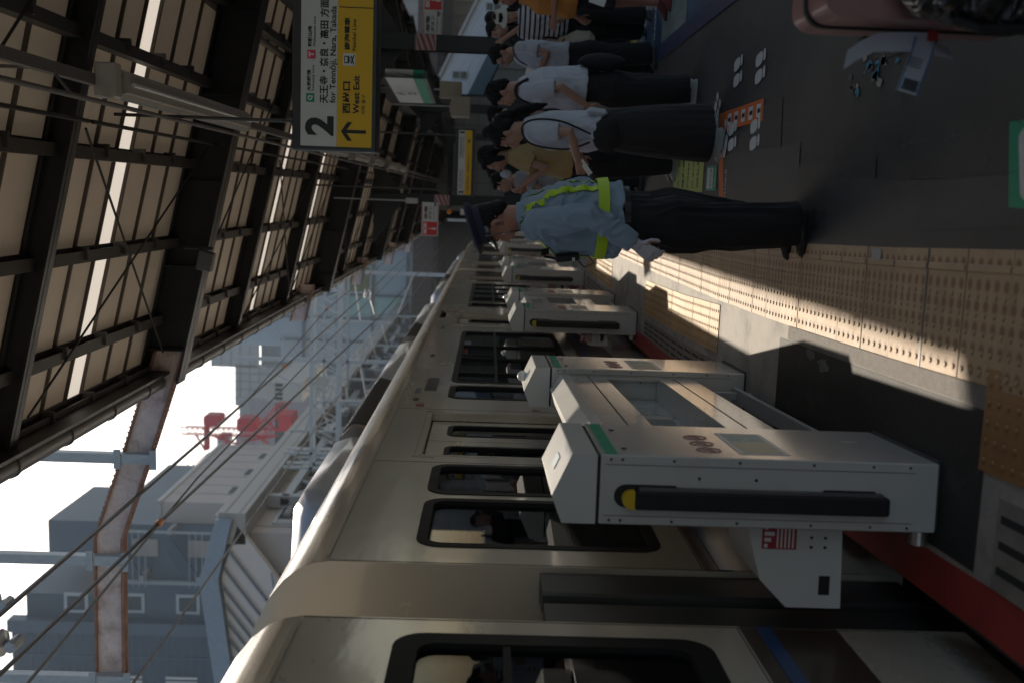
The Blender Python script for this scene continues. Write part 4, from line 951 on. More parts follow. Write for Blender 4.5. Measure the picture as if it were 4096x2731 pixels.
wire([(-3.600, -2.70, 4.032), (-3.600, 18.00, 4.167), (-3.600, 54.00, 4.302)], .012, 'thin black wire just above the train roof')
wire([(-2.745, 12.60, 4.662), (-2.340, 19.80, 4.752), (-2.070, 54.00, 5.202)], .010, 'thin wire with orange balls running under the gutter')
ob_ = mat('orange_ball', (.42, .16, .06), .5)
for k, p in enumerate([(-2.700, 7.88, 4.189), (-2.727, 15.48, 4.707), (-2.340, 19.80, 4.752), (-2.268, 27.90, 4.842), (-2.178, 38.70, 4.977)]):
    m = MB(); m.tube([(p[0], p[1] - .05, p[2]), (p[0], p[1] + .05, p[2])], .030, 12)
    tag(m.build('marker_ball', ob_, bevel=.008), 'orange marker ball clipped on the overhead wire, ' + ['nearest the camera', 'second nearest', 'third nearest', 'fourth nearest', 'farthest away'][k], 'wire marker', 'orange markers on the overhead wires')
insm = mat('porcelain', (.42, .44, .45), .2, var=.15, coat=.6)
for (x, y, z, lab) in ((-2.790, 6.44, 4.734, 'upper white porcelain insulator above the thick upper wire'), (-2.700, 5.67, 4.320, 'lower white porcelain insulator at the bottom left corner of the photo')):
    t = thing('insulator', lab, 'insulator', (x, y, z), 0, 'porcelain insulators of the overhead line')
    m = MB()
    for k in range(2):
        zz = z + .05 + k * .13
        prof = [(.02, 0), (.075, .01), (.085, .03), (.06, .055), (.03, .065), (.02, .10)]
        nn = 16; vs = [(x + r_ * math.cos(a * 6.2832 / nn), y + r_ * math.sin(a * 6.2832 / nn), zz + dz) for r_, dz in prof for a in range(nn)]
        m.add(vs, [(i * nn + j, i * nn + (j + 1) % nn, (i + 1) * nn + (j + 1) % nn, (i + 1) * nn + j) for i in range(5) for j in range(nn)])
    m.build('discs', insm, t, world=True, smooth=50)
    m = MB(); m.tube([(x, y, z - .02), (x, y, z + 1.6)], .018, 8); m.tube([(x, y - .06, z), (x, y + .06, z)], .035, 8); m.build('rod', galv, t, world=True)
# catenary arm farther down with twin insulators
ca_ = thing('catenary_arm', 'thin pale catenary pole arm with two small white insulators over the train', 'catenary arm', (-2.9, 27, 4))
m = MB(); m.tube([(-3.3, 27, 5.0), (-3.3, 27, 3.3), (-3.9, 27, 3.3)], .03, 8); m.tube([(-3.3, 27, 4.6), (-2.8, 27, 4.75)], .02, 6); m.tube([(-3.3, 27, 4.0), (-2.2, 27, 3.6)], .025, 6); m.build('arm', galv, ca_, world=True)
for k in range(2):
    m = MB(); m.ell((-2.75 + .0 * k, 27, 4.75 + .12 * k), (.14, .14, .03)); m.build('insulator_disc', insm, ca_, world=True)

# ================================================================== BUILDINGS BEYOND THE TRACKS
bgl = glass('building_glass', (.25, .3, .34), .7, .05)
def bld(name, label, cat, loc): return thing(name, label, cat, loc)
def bx(par, nm, mtl, *b, **k):
    m = MB()
    for q in b: m.box(*q)
    return m.build(nm, mtl, par, world=True, **k)
blueclad = mat('slate_blue_cladding', (.10, .14, .18), .6, var=.06, vs=.4)
blueclad2 = mat('corrugated_slate_cladding', (.065, .10, .135), .6, var=.08, vs=.5)
palec = mat('pale_beige_wall', (.42, .38, .36), .7, var=.06, vs=.3)
steelw = mat('white_structural_steel', (.30, .33, .35), .5, var=.1)
wfr = mat('window_frame_white', (.45, .48, .5), .5)
wdk = mat('dark_window_pane', (.03, .04, .045), .12, var=.2)
ta = bld('tower_block', 'tall slate blue building with grid of small windows and outside stairs', 'building', (-30, 62, -1.9))
bx(ta, 'wall', blueclad, (-27.9, -21.35, 62, 76, -1.9, 25.6))
bx(ta, 'tall_wall', blueclad2, (-46, -28.2, 61.4, 80, -1.9, 31.0), (-28.2, -26.0, 61.8, 74, 25.6, 30.2))
bx(ta, 'roof_box', blueclad, (-24.3, -21.4, 62.5, 70, 25.61, 29.0))
m = MB()
for k in range(60): m.box(-46, -28.2, 61.37, 61.4, -1 + k * .53, -1 + k * .53 + .06)
for k in range(9): m.box(-46 + k * 2.0, -45.9 + k * 2.0, 61.34, 61.4, -1.9, 31)
m.build('cladding_ribs', blueclad, ta, world=True)
bx(ta, 'corner_band', blueclad, (-28.4, -27.6, 61.2, 62.1, -1.9, 31.2))
for k in range(8):
    z = 27.3 - 3.5 * k - 1.0
    if z < -1: break
    f = bx(ta, 'window', wfr, (-27.2, -25.9, 61.72 if z > 25.6 else 61.9, 61.78 if z > 25.6 else 61.98, z, z + 1.5)); bx(ta, 'window_pane', wdk, (-27.0, -26.1, 61.68 if z > 25.6 else 61.86, 61.7 if z > 25.6 else 61.89, z + .2, z + 1.3))
    bx(ta, 'louvre_window', whitep, *[(-33.4 + j * .3, -33.25 + j * .3, 61.2, 61.3, z, z + 2.0) for j in range(8)])
# outside stairs, floor by floor
for k in range(7):
    z = 22.5 - 3.5 * k
    st_ = MB(); st_.prism([(-24.2, z), (-21.5, z + 1.8), (-21.5, z + 2.7), (-24.2, z + .9)], 1, 60.6, 60.8); st_.build('stair_flight', blueclad2, ta, world=True)
    bx(ta, 'landing', grey, (-24.6, -24.2, 60.6, 62, z - .1, z + .1), (-21.5, -21.2, 60.6, 62, z + 1.7, z + 1.9))
    bx(ta, 'door_recess', palec, (-23.4, -22.3, 61.9, 61.98, z - .6, z + 1.0))
m = MB(); m.tube([(-25.0, 61.6, -1), (-25.0, 61.6, 25.6)], .16, 8); m.tube([(-21.3, 60.5, -1), (-21.3, 60.5, 25)], .08, 6); m.build('drain_pipe', steelw, ta, world=True, smooth=40)
for i in range(3):
    m = MB(); 
    for k in range(8): m.box(-24.9, -21.2, 60.5 + i * .01, 60.52 + i * .01, 22.2 - 3.5 * k + i * .4, 22.26 - 3.5 * k + i * .4)
    m.build('railing', steelw, ta, world=True)
tb = bld('beige_wing', 'long pale beige building wing with small windows beside the slate tower', 'building', (-22, 75, -1.9))
bx(tb, 'wall', palec, (-30, -20, 62.5, 77.5, -1.9, 21.8))
bx(tb, 'parapet', grey, (-30, -19.9, 62.4, 77.6, 21.81, 22.1))
for k in range(3):
    for j in range(5):
        y = 64.5 + k * 4.4; z = 17.2 - j * 3.5
        f = bx(tb, 'window', wfr, (-19.99, -19.95, y, y + 1.6, z, z + 1.1)); bx(tb, 'window_pane', wdk, (-19.94, -19.92, y + .1, y + 1.5, z + .1, z + 1.0))
m = MB(); 
for k in range(8): m.box(-20.0, -19.97, 62.5 + k * 2, 62.54 + k * 2, -1.9, 21.8)
m.build('wall_joints', grey, tb, world=True)
# station building along the tracks with its box girder
ws = mat('warm_grey_girder', (.34, .33, .31), .55, var=.06)
sb = bld('elevated_concourse', 'elevated concourse with pale box girder, steel truss and dark windows beneath', 'building', (-13, 60, -1.9))
bx(sb, 'girder', ws, (-13.2, -12.0, 36.4, 118, 10.3, 11.3)); bx(sb, 'girder_joint', dgrey, (-11.998, -11.99, 36.4, 118, 11.02, 11.07), (-11.998, -11.99, 36.4, 118, 10.5, 10.53))
bx(sb, 'back_wall', grey, (-19, -15.5, 38.5, 118, -1.9, 11.3)); bx(sb, 'roof_slab', ws, (-20, -12.3, 37, 118, 11.31, 11.6))
m = MB()
for k in range(13):
    y = 40 + k * 6
    m.box(-12.9, -12.4, y, y + .35, -1.9, 10.3)
    m.box(-15.5, -12.4, y + .05, y + .3, 9.4, 9.7); m.box(-15.5, -12.4, y + .05, y + .3, 6.4, 6.7)
    m.tube([(-12.6, y + .2, 10.2), (-15.4, y + .2, 6.8)], .10, 6)
    m.tube([(-12.65, y + .3, 9.5), (-12.65, y + 6, 6.7)], .11, 6); m.tube([(-12.65, y + .3, 6.7), (-12.65, y + 3.1, 9.5)], .08, 6)
m.box(-12.8, -12.5, 40, 116, 9.4, 9.75); m.box(-12.8, -12.5, 40, 116, 6.4, 6.75)
m.build('truss', steelw, sb, world=True)
bx(sb, 'near_wall', palec, (-14.6, -13.0, 37.2, 48, -1.9, 10.29))
for y in (38.2, 41.4, 44.6):
    for z in (3.2, 5.9, 8.2):
        bx(sb, 'window', wfr, (-12.99, -12.93, y, y + 2.2, z, z + 1.5)); bx(sb, 'window_pane', wdk, (-12.925, -12.91, y + .12, y + 1.05, z + .12, z + 1.38), (-12.925, -12.91, y + 1.15, y + 2.08, z + .12, z + 1.38))
m = MB(); [m.box(-12.99, -12.96, y, y + .05, -1.9, 10.29) for y in (37.9, 40.9, 44.1, 47.3)]; [m.box(-12.99, -12.96, 37.2, 48, z, z + .05) for z in (4.9, 7.8)]; m.build('wall_joint', grey, sb, world=True)
rnd = random.Random(21); m = MB(); m3 = MB()
for k in range(150):
    y = rnd.uniform(49, 114); x = rnd.uniform(-14.5, -12.2); z = rnd.uniform(7.4, 10.1)
    if k % 3 == 0: m.tube([(x, y, z), (x, y + rnd.uniform(2, 7), z)], rnd.uniform(.05, .14), 5)
    elif k % 3 == 1: m3 = MB(); m3.box(x, x + rnd.uniform(.3, 1.2), y, y + rnd.uniform(.3, 1.2), z - .6, z + rnd.uniform(-.3, .2)); m3.build('equipment_box', mat('equipment_dark', (.08, .09, .10), .7, var=.4, vs=.5), sb, world=True)
    else: m.tube([(x - 1.0, y, z), (x + .4, y, z - rnd.uniform(.0, 1.6))], .05, 4)
m.build('pipework', mat('pipe_grey_far', (.20, .21, .22), .6), sb, world=True)
rnd = random.Random(5)
m = MB(); m2 = MB()
for k in range(90):
    y = rnd.uniform(40, 110); x = rnd.uniform(-15.3, -12.6); z = rnd.choice([6.0, 7.4, 8.2, 8.9, 9.2])
    if k % 2: m.tube([(x, y, z), (x, y + rnd.uniform(1, 6), z)], rnd.uniform(.05, .16), 6)
    elif k % 3: m.box(x, x + rnd.uniform(.2, .9), y, y + rnd.uniform(.3, 1.6), z, z + rnd.uniform(.2, .7))
    else: m2.tube([(x, y, z), (x, y, 10.2)], .04, 5)
m.tube([(-12.9, 39, 9.3), (-12.9, 42, 9.3), (-12.9, 42.4, 8.6), (-12.9, 52, 8.6)], .14, 10)
m.build('ducts', grey, sb, world=True); m2.build('hanger_rods', steelw, sb, world=True)
for k in range(13):
    for j in range(3):
        y = 39.6 + k * 6; z = 1.5 + j * 3.0
        bx(sb, 'window', wfr, (-15.49, -15.4, y, y + 4.6, z, z + 2.2)); bx(sb, 'window_pane', wdk, (-15.39, -15.37, y + .15, y + 2.2, z + .15, z + 2.05), (-15.39, -15.37, y + 2.4, y + 4.45, z + .15, z + 2.05))
# sloping louvred stair roof
lv = bld('louvred_stair_roof', 'pale sloping stair roof with a row of parallel battens beside the concourse', 'stair roof', (-15, 37, 5))
def qp(m, a, b_, c, d, th=.25): 
    A, B_, C_, D = map(Vector, (a, b_, c, d)); n = (B_ - A).cross(D - A).normalized() * th
    m.add([A, B_, C_, D, A + n, B_ + n, C_ + n, D + n], [(0, 1, 2, 3), (7, 6, 5, 4), (0, 1, 5, 4), (1, 2, 6, 5), (2, 3, 7, 6), (3, 0, 4, 7)])
m = MB(); m.prism([(-12.5, 10.6), (-17.7, 6.7), (-23, 6.0), (-23, 10.15), (-14.5, 11.2)], 1, 36.4, 36.7); m.build('deck', mat('sunlit_stair_deck', (.62, .56, .52), .6, var=.05), lv, world=True)  # pale deck colour stands in for sunlight on the sloping roof
m = MB(); m.prism([(-12.2, 10.75), (-12.2, 11.35), (-14.6, 11.95), (-23, 10.8), (-23, 10.1), (-14.5, 11.25)], 1, 36.1, 36.72); m.build('edge_band', mat('blue_grey_edge', (.24, .29, .35), .5), lv, world=True)
for k in range(13):
    x0 = -13.4 - k * .70; z0 = interp([(-23, 10.12), (-14.5, 11.2), (-12.5, 10.7)], x0); L_ = 4.0 + .25 * k
    m = MB(); m.tube([(x0, 36.3, z0), (x0 - .8 * L_, 36.3, z0 - .6 * L_)], .055, 4); m.build('batten', mat('batten_grey', (.16, .19, .22), .6), lv, world=True)
m = MB(); m.tube([(-14.2, 36.2, 9.3), (-22.5, 36.2, 7.9)], .04, 4); m.tube([(-15.4, 36.2, 8.3), (-22.5, 36.2, 7.0)], .04, 4); m.build('cross_rail', steelw, lv, world=True)
# white truss footbridge over the tracks
fb_ = bld('line_gantry', 'pale steel lattice gantry spanning the tracks in front of the glass building', 'gantry', (-7, 40, 8))
lat = mat('pale_gantry_steel', (.42, .45, .47), .5, var=.1)
m = MB()
for z in (7.45, 8.5):
    for y in (39.8, 40.5): m.box(-11.2, -2.2, y, y + .12, z - .06, z + .06)
for k in range(10):
    x = -2.3 - k * .9; m.tube([(x, 39.86, 8.45), (x - .45, 39.86, 7.5), (x - .9, 39.86, 8.45)], .035, 4); m.tube([(x, 40.56, 7.5), (x - .45, 40.56, 8.45), (x - .9, 40.56, 7.5)], .03, 4); m.tube([(x, 39.86, 7.45), (x, 40.56, 7.45)], .03, 4)
m.build('lattice_beam', lat, fb_, world=True)
m = MB()
for y in (39.8, 40.5):
    for x in (-11.2, -10.6): m.box(x, x + .1, y, y + .1, -1.9, 9.6)
for k in range(12): m.tube([(-11.15, 39.84, -1.5 + k * .9), (-10.55, 39.84, -.6 + k * .9)], .03, 4)
m.build('mast', lat, fb_, world=True)
m = MB(); m.tube([(-5.2, 40.1, 7.4), (-5.2, 40.1, 5.3)], .05, 6); m.tube([(-5.2, 40.1, 6.6), (-3.4, 40.1, 6.9)], .03, 5); m.tube([(-8.4, 40.1, 7.4), (-8.4, 40.1, 5.2)], .05, 6); m.tube([(-8.4, 40.1, 6.3), (-6.9, 40.1, 6.6)], .03, 5); m.build('drop_arm', lat, fb_, world=True)
g2 = bld('line_gantry', 'second thinner line gantry farther down the track beside the concourse', 'gantry', (-7, 56, 8))
m = MB()
for z in (9.3, 10.6): m.box(-12, -3, 56, 56.15, z - .07, z + .07)
for k in range(8): x = -3.1 - k * 1.1; m.tube([(x, 56.05, 10.5), (x - .55, 56.05, 9.4), (x - 1.1, 56.05, 10.5)], .045, 4)
m.box(-4.6, -4.4, 56, 56.15, -1.9, 16.5); m.box(-9.6, -9.4, 56, 56.15, -1.9, 15.5); m.tube([(-4.5, 56.1, 16), (-9.5, 56.1, 12)], .05, 4); m.tube([(-9.5, 56.1, 15), (-12, 56.1, 10)], .05, 4)
m.build('lattice_beam', lat, g2, world=True)
m = MB()
for k in range(5):
    y = 48 + k * 7; m.tube([(-11.6, y, -1.9), (-11.6, y, 10.9)], .07, 6); m.tube([(-11.6, y, 10.2), (-9.6, y, 9.6)], .04, 5); m.tube([(-11.6, y, 9.0), (-9.6, y, 9.6)], .04, 5)
m.build('side_posts', lat, g2, world=True)
cc = bld('control_cabin', 'small pale cabin with a row of dark windows high up behind the gantry', 'cabin', (-13.3, 68, -1.9))
m = MB(); m.box(-14, -12.7, 66, 76, 13.6, 15.8); m.box(-14, -12.6, 66, 76, 15.81, 16.0); m.box(-13.6, -13.0, 70, 70.6, -1.9, 13.59); m.build('shell', mat('cabin_paint', (.42, .42, .4), .6), cc, world=True)
for j in range(4): m = MB(); m.box(-13.9 + j * .3, -13.7 + j * .3, 65.97, 65.99, 14.9, 15.4); m.build('window', wdk, cc, world=True)
# pale glass building
pb = bld('pale_glass_building', 'pale blue glass building with mullion grid behind the white footbridge', 'building', (-12, 110, -1.9))
pg = mat('pale_blue_curtain_wall', (.30, .38, .42), .35, var=.06, vs=.3); pg2 = mat('greenish_glass_panel', (.24, .40, .38), .3); pgw = mat('white_blind', (.45, .47, .49), .6)
bx(pb, 'wall', pg, (-19, -2.5, 110, 140, -1.9, 24)); bx(pb, 'upper_wall', pg, (-17.5, -2.5, 112, 140, 24, 33))
m = MB()
for x in (-19, -16.4, -13.9, -11.3, -8.7, -6.1, -3.6): m.box(x - .12, x + .12, 109.75, 110, -1.9, 24)
for z in (3.5, 7.4, 10.3, 14.0, 17.8, 21.5): m.box(-19, -2.5, 109.7, 109.96, z - .14, z + .14)
m.build('mullions', mat('mullion_blue', (.12, .16, .19), .5), pb, world=True)
bx(pb, 'green_pane', pg2, (-13.7, -11.5, 109.9, 109.98, 14.2, 17.6), (-8.5, -6.3, 109.9, 109.98, 14.2, 17.6), (-13.7, -11.5, 109.9, 109.98, 10.5, 13.8))
bx(pb, 'white_pane', pgw, (-11.1, -8.9, 109.9, 109.98, 14.2, 21.3), (-8.5, -6.3, 109.9, 109.98, 18, 21.3)); bx(pb, 'olive_window', mat('olive_window', (.14, .17, .07), .5), (-10.9, -8.3, 109.8, 109.88, 14.4, 17.0))
# construction tower in scaffolding, hazy behind
tc_ = bld('scaffolded_tower', 'hazy grey tower wrapped in scaffolding with a wider top, behind the red machinery', 'building', (-32, 160, -1.9))
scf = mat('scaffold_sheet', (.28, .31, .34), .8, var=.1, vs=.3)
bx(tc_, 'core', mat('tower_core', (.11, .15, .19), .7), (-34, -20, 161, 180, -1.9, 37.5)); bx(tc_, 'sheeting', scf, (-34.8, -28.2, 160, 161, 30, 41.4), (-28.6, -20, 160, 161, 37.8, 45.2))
m = MB()
for k in range(9): m.box(-34.9, -20, 159.8, 159.95, 33 + k * 1.5, 33.08 + k * 1.5) if 33 + k * 1.5 < 41 else m.box(-28.7, -20, 159.8, 159.95, 33 + k * 1.5, 33.08 + k * 1.5)
for k in range(6): m.box(-34.8 + k * 1.3, -34.7 + k * 1.3, 159.8, 159.95, 28, 41.4)
m.build('scaffold_pole', mat('scaffold_steel', (.16, .18, .2), .6), tc_, world=True)
# red rooftop machinery and jib
rc = bld('red_rooftop_crane', 'red rooftop crane machinery with curved cage frames and a pale lattice jib', 'crane', (-24, 96, 20))
cr = mat('crane_red', (.50, .02, .04), .5, var=.12); 
bx(rc, 'machine_house', cr, (-23.1, -22.0, 96, 98, 26.9, 28.6), bevel=.18)
bx(rc, 'machine_house', cr, (-23.5, -22.2, 96, 98, 23.5, 25.4), bevel=.18)
bx(rc, 'counterweight', cr, (-23.6, -22.0, 97, 100, 20.2, 21.6), bevel=.1)
bx(rc, 'leg', cr, (-25.5, -23.1, 96.2, 96.8, 28.1, 28.6), bevel=.08)
bx(rc, 'platform_box', cr, (-20.6, -19.6, 97, 99, 20.0, 21.2), bevel=.08)
m = MB()
for xx in (-23.2, -23.9):
    m.tube([(xx, 96, 30.7), (xx, 96, 21.6)], .07, 5); m.tube([(xx - .1, 97, 30.5), (xx - .1, 97, 21.6)], .05, 5)
for k in range(18):
    z = 30.6 - k * .5; m.tube([(-23.2, 96, z), (-23.9, 96, z - .25), (-23.2, 96, z - .5)], .045, 4)
for o_ in (0, .55): m.tube([(-22.8 - o_, 96.5, 23.3 - o_), (-20.0 - o_, 98, 20.9 - o_)], .08, 5)
for k in range(9): t_ = k / 9; p = Vector((-22.8, 96.5, 23.3)).lerp(Vector((-20.0, 98, 20.9)), t_); m.tube([p, p + Vector((-.35, 0, -.75))], .05, 4); m.tube([p + Vector((-.55, 0, -.55)), p + Vector((.3, 0, -.25))], .04, 4)
for (xa, za, xb, zb) in ((-24.6, 22.3, -23.9, 23.4), (-25.0, 26.1, -23.9, 26.8), (-24.4, 24.6, -23.9, 21.9), (-23.9, 29.3, -25.5, 28.4), (-23.9, 28, -24.8, 25.2), (-22.2, 22.6, -23.4, 21.4)): m.tube([(xa, 96.1, za), (xb, 96.1, zb)], .11, 5)
m.build('lattice_deck', cr, rc, world=True)
m = MB()
for gz in (28.7, 27.0, 25.3, 23.5):
    for k in range(7):
        z = gz + .1 + k * .22; m.tube([(-25.0, 96.2, z), (-22.9, 96.2, z), (-22.0, 96.2, z - .1), (-21.75, 96.2, z - .35)], .022, 4)
m.build('cage_bars', mat('cage_grey', (.25, .12, .12), .5), rc, world=True)
m = MB(); a_, b_ = Vector((-23.3, 96, 31.0)), Vector((-17.8, 96, 34.2))
for o_ in ((0, 0, .3), (0, 0, -.3), (0, .6, 0)): m.tube([a_ + Vector(o_), b_ + Vector(o_) * .4], .045, 4)
for k in range(16): t_ = k / 16; p = a_.lerp(b_, t_); q = a_.lerp(b_, t_ + .06); m.tube([p + Vector((0, 0, .3 * (1 - t_ * .6))), q - Vector((0, 0, .3 * (1 - t_ * .6)))], .025, 3)
m.build('jib', mat('pale_jib', (.45, .42, .42), .6), rc, world=True)
m = MB(); a_, b_ = Vector((-25.6, 96, 28.7)), Vector((-28.6, 96, 31.8)); m.tube([a_, b_], .05, 4); m.tube([a_ - Vector((0, 0, .7)), b_ - Vector((0, 0, .3))], .05, 4); m.tube([b_, b_ - Vector((.3, 0, .9))], .15, 5)
m.tube([(-25.6, 96, 28.6), (-23.3, 96, 31)], .03, 4); m.build('rear_jib', cr, rc, world=True)
bx(rc, 'cab', mat('crane_cab', (.4, .42, .46), .5), (-25.2, -24.0, 96.5, 99, 22.9, 25.6), bevel=.15); bx(rc, 'cab', mat('crane_cab', (.4, .42, .46), .5), (-25.1, -24.0, 96.5, 98, 26.2, 27.4), bevel=.15)
rb2 = bld('machinery_building', 'grey flat roofed building carrying the red rooftop crane', 'building', (-25, 104, -1.9))
bx(rb2, 'wall', mat('grey_block_wall', (.3, .3, .32), .7, var=.06), (-33, -23.5, 112.1, 125, -1.9, 28)); bx(rb2, 'roof_rail', steelw, (-33, -23.5, 112, 112.09, 28, 29))
bx(rb2, 'window_band', wdk, (-32, -24, 112.0, 112.05, 24, 25), (-32, -24, 112.0, 112.05, 20, 21))
# hazy skyline filler far behind
for k, (x0, x1, y, z, lab) in enumerate([(-60, -40, 190, 30, 'distant hazy block behind the slate tower'), (-17, -2, 230, 36, 'distant hazy block behind the pale glass building'), (14, 34, 150, 14, 'distant pale block on the far right beyond the tracks')]):
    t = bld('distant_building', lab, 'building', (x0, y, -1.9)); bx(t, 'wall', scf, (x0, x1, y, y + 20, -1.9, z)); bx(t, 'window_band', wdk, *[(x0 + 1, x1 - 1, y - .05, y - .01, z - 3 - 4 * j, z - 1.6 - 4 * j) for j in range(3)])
# right hand side: stair passage clad in white boards, pale buildings
wsd = mat('white_siding', (.55, .56, .58), .6, var=.04, vs=1)
wp = bld('white_stair_passage', 'white boarded sloping stair passage with small windows beyond the opposite track', 'stair passage', (10, 70, 3))
m = MB()
def tl_(x): return 5.55 - (x - 7.0) * .47
for k in range(9):
    o0, o1 = -2.35 + k * .26, -2.35 + (k + 1) * .26
    m.prism([(6.2, tl_(6.2) + o0), (16, tl_(16) + o0), (16, tl_(16) + o1 - .01), (6.2, tl_(6.2) + o1 - .01)], 1, 70 - .02 * (k % 2), 72 + .02 * (k % 2))
m.build('siding', wsd, wp, world=True)
m = MB(); m.prism([(6.1, tl_(6.1)), (16, tl_(16)), (16, tl_(16) + .2), (6.1, tl_(6.1) + .2)], 1, 69.7, 72.3); m.build('roof_edge', palec, wp, world=True)
m = MB(); m.prism([(6.2, tl_(6.2) - 3.4), (16, tl_(16) - 3.4), (16, tl_(16) - 2.36), (6.2, tl_(6.2) - 2.36)], 1, 69.8, 72.2); m.build('teal_underside', mat('teal_panel', (.05, .09, .11), .6), wp, world=True)
for x in (7.9, 9.9, 12.4):
    z = tl_(x) - 1.75
    f = bx(wp, 'window', wfr, (x - .28, x + .28, 69.9, 69.97, z, z + 1.1)); bx(wp, 'window_pane', wdk, (x - .22, x + .22, 69.86, 69.89, z + .08, z + .5), (x - .22, x + .22, 69.86, 69.89, z + .58, z + 1.02))
pr_ = bld('pale_corner_building', 'pale beige building with vertical ribs seen between canopy and white passage', 'building', (14, 92, -1.9))
bx(pr_, 'wall', mat('pale_ribbed_wall', (.40, .37, .34), .7, var=.08), (9.5, 26, 92, 108, -1.9, 14)); bx(pr_, 'ribs', palec, *[(10 + k * 1.1, 10.12 + k * 1.1, 91.85, 92, -1.9, 14) for k in range(14)])
bx(pr_, 'window', wdk, (13.2, 14.4, 91.9, 91.98, 6, 7.4), (15.6, 16.8, 91.9, 91.98, 6, 7.4), (13.2, 14.4, 91.9, 91.98, 2.5, 4))
# opposite track fence so that the right side does not open on bare ground
fn = thing('track_fence', 'dark fence line across the opposite track, behind the waiting people', 'fence', (15, 30, -1.9))
bx(fn, 'panel', mat('fence_dark', (.05, .06, .065), .7), (14, 14.1, 0, 78, -1.9, 1.3)); bx(fn, 'post', dark, *[(13.9, 14.0, 2 + 3 * k, 2.1 + 3 * k, -1.9, 1.5) for k in range(24)])
# ================================================================== PEOPLE
def evaled(mb, vox, name, mtl, parent, smooth_it=3, fold=0, fscale=(9, 9, 5), seed=0, post=None):
    "union of overlapping closed shapes as one continuous surface"
    me = bpy.data.meshes.new(name); me.from_pydata(mb.v, [], mb.f)
    b = bmesh.new(); b.from_mesh(me); bmesh.ops.recalc_face_normals(b, faces=b.faces); b.to_mesh(me); b.free()
    t = bpy.data.objects.new(name, me); C.objects.link(t)
    r = t.modifiers.new('r', 'REMESH'); r.mode = 'VOXEL'; r.voxel_size = vox
    s_ = t.modifiers.new('s', 'SMOOTH'); s_.iterations = smooth_it; s_.factor = .5
    dg = bpy.context.evaluated_depsgraph_get(); me2 = bpy.data.meshes.new_from_object(t.evaluated_get(dg))
    C.objects.unlink(t); bpy.data.objects.remove(t); bpy.data.meshes.remove(me)
    if fold:
        ns = [v.normal.copy() for v in me2.vertices]
        for v, n in zip(me2.vertices, ns):
            p = Vector((v.co.x * fscale[0] + seed * 3.1, v.co.y * fscale[1], v.co.z * fscale[2]))
            q = noise.noise_vector(p * .6)
            f = noise.noise(p + q * 1.6); f = 1 - abs(f) * 2.2
            v.co += n * (fold * (f - .45))
    if post: post(me2)
    me2.materials.clear()
    for m_ in (mtl if isinstance(mtl, (list, tuple)) else [mtl]): me2.materials.append(m_)
    me2.shade_smooth(); me2.update()
    o = bpy.data.objects.new(name, me2); C.objects.link(o); o.parent = parent; return o
skin = mat('skin', (.36, .20, .14), .5, var=.06, vs=20); skin2 = mat('skin_ruddy', (.38, .17, .12), .5, var=.08, vs=18)
hairm = mat('black_hair', (.009, .008, .008), .62, var=.4, vs=60, stretch=(1, 1, .15), bump=1, bs=120, spec=.25)
eyew = mat('eye_white', (.5, .48, .46), .3); lipm = mat('lips', (.33, .11, .09), .5)
def V(*a): return Vector(a)
HN = {}
def hand(mb, w_, d, up, side, s=1.0, curl=.5, r=.0085):
    "palm and five separate fingers; w_ wrist, d pointing direction, up back-of-hand normal, side +1/-1 thumb side"
    d = d.normalized(); up = (up - d * up.dot(d)).normalized(); x = d.cross(up) * side
    mb.tube([w_ - d * .015 * s, w_ + d * .03 * s, w_ + d * .075 * s, w_ + d * .088 * s], [(.017 * s, .025 * s), (.017 * s, .036 * s), (.015 * s, .040 * s), (.010 * s, .034 * s)], 10, up=tuple(up))
    for i, (o, L) in enumerate(((.030, .066), (.010, .074), (-.010, .069), (-.029, .054))):
        b = w_ + d * .078 * s + x * o * s; a1 = curl * .9 + .06 * i; a2 = a1 + curl * .9; a3 = a2 + curl * .6
        D = lambda a: d * math.cos(a) - up * math.sin(a)
        p1 = b + D(a1 * .5) * L * .42 * s; p2 = p1 + D(a2) * L * .33 * s; p3 = p2 + D(a3) * L * .25 * s
        mb.tube([b - d * .012 * s, b, p1, p2, p3], [r * s, r * 1.0 * s, r * .95 * s, r * .88 * s, r * .7 * s], 7)
    b = w_ + d * .02 * s + x * .028 * s; q = b + (d * .6 + x * .75 - up * .25).normalized() * .035 * s; q2 = q + (d * .85 + x * .3 - up * .35).normalized() * .03 * s
    mb.tube([b - x * .01 * s, b, q, q2, q2 + d * .012 * s], [.012 * s, .012 * s, .0105 * s, .009 * s, .007 * s], 7)
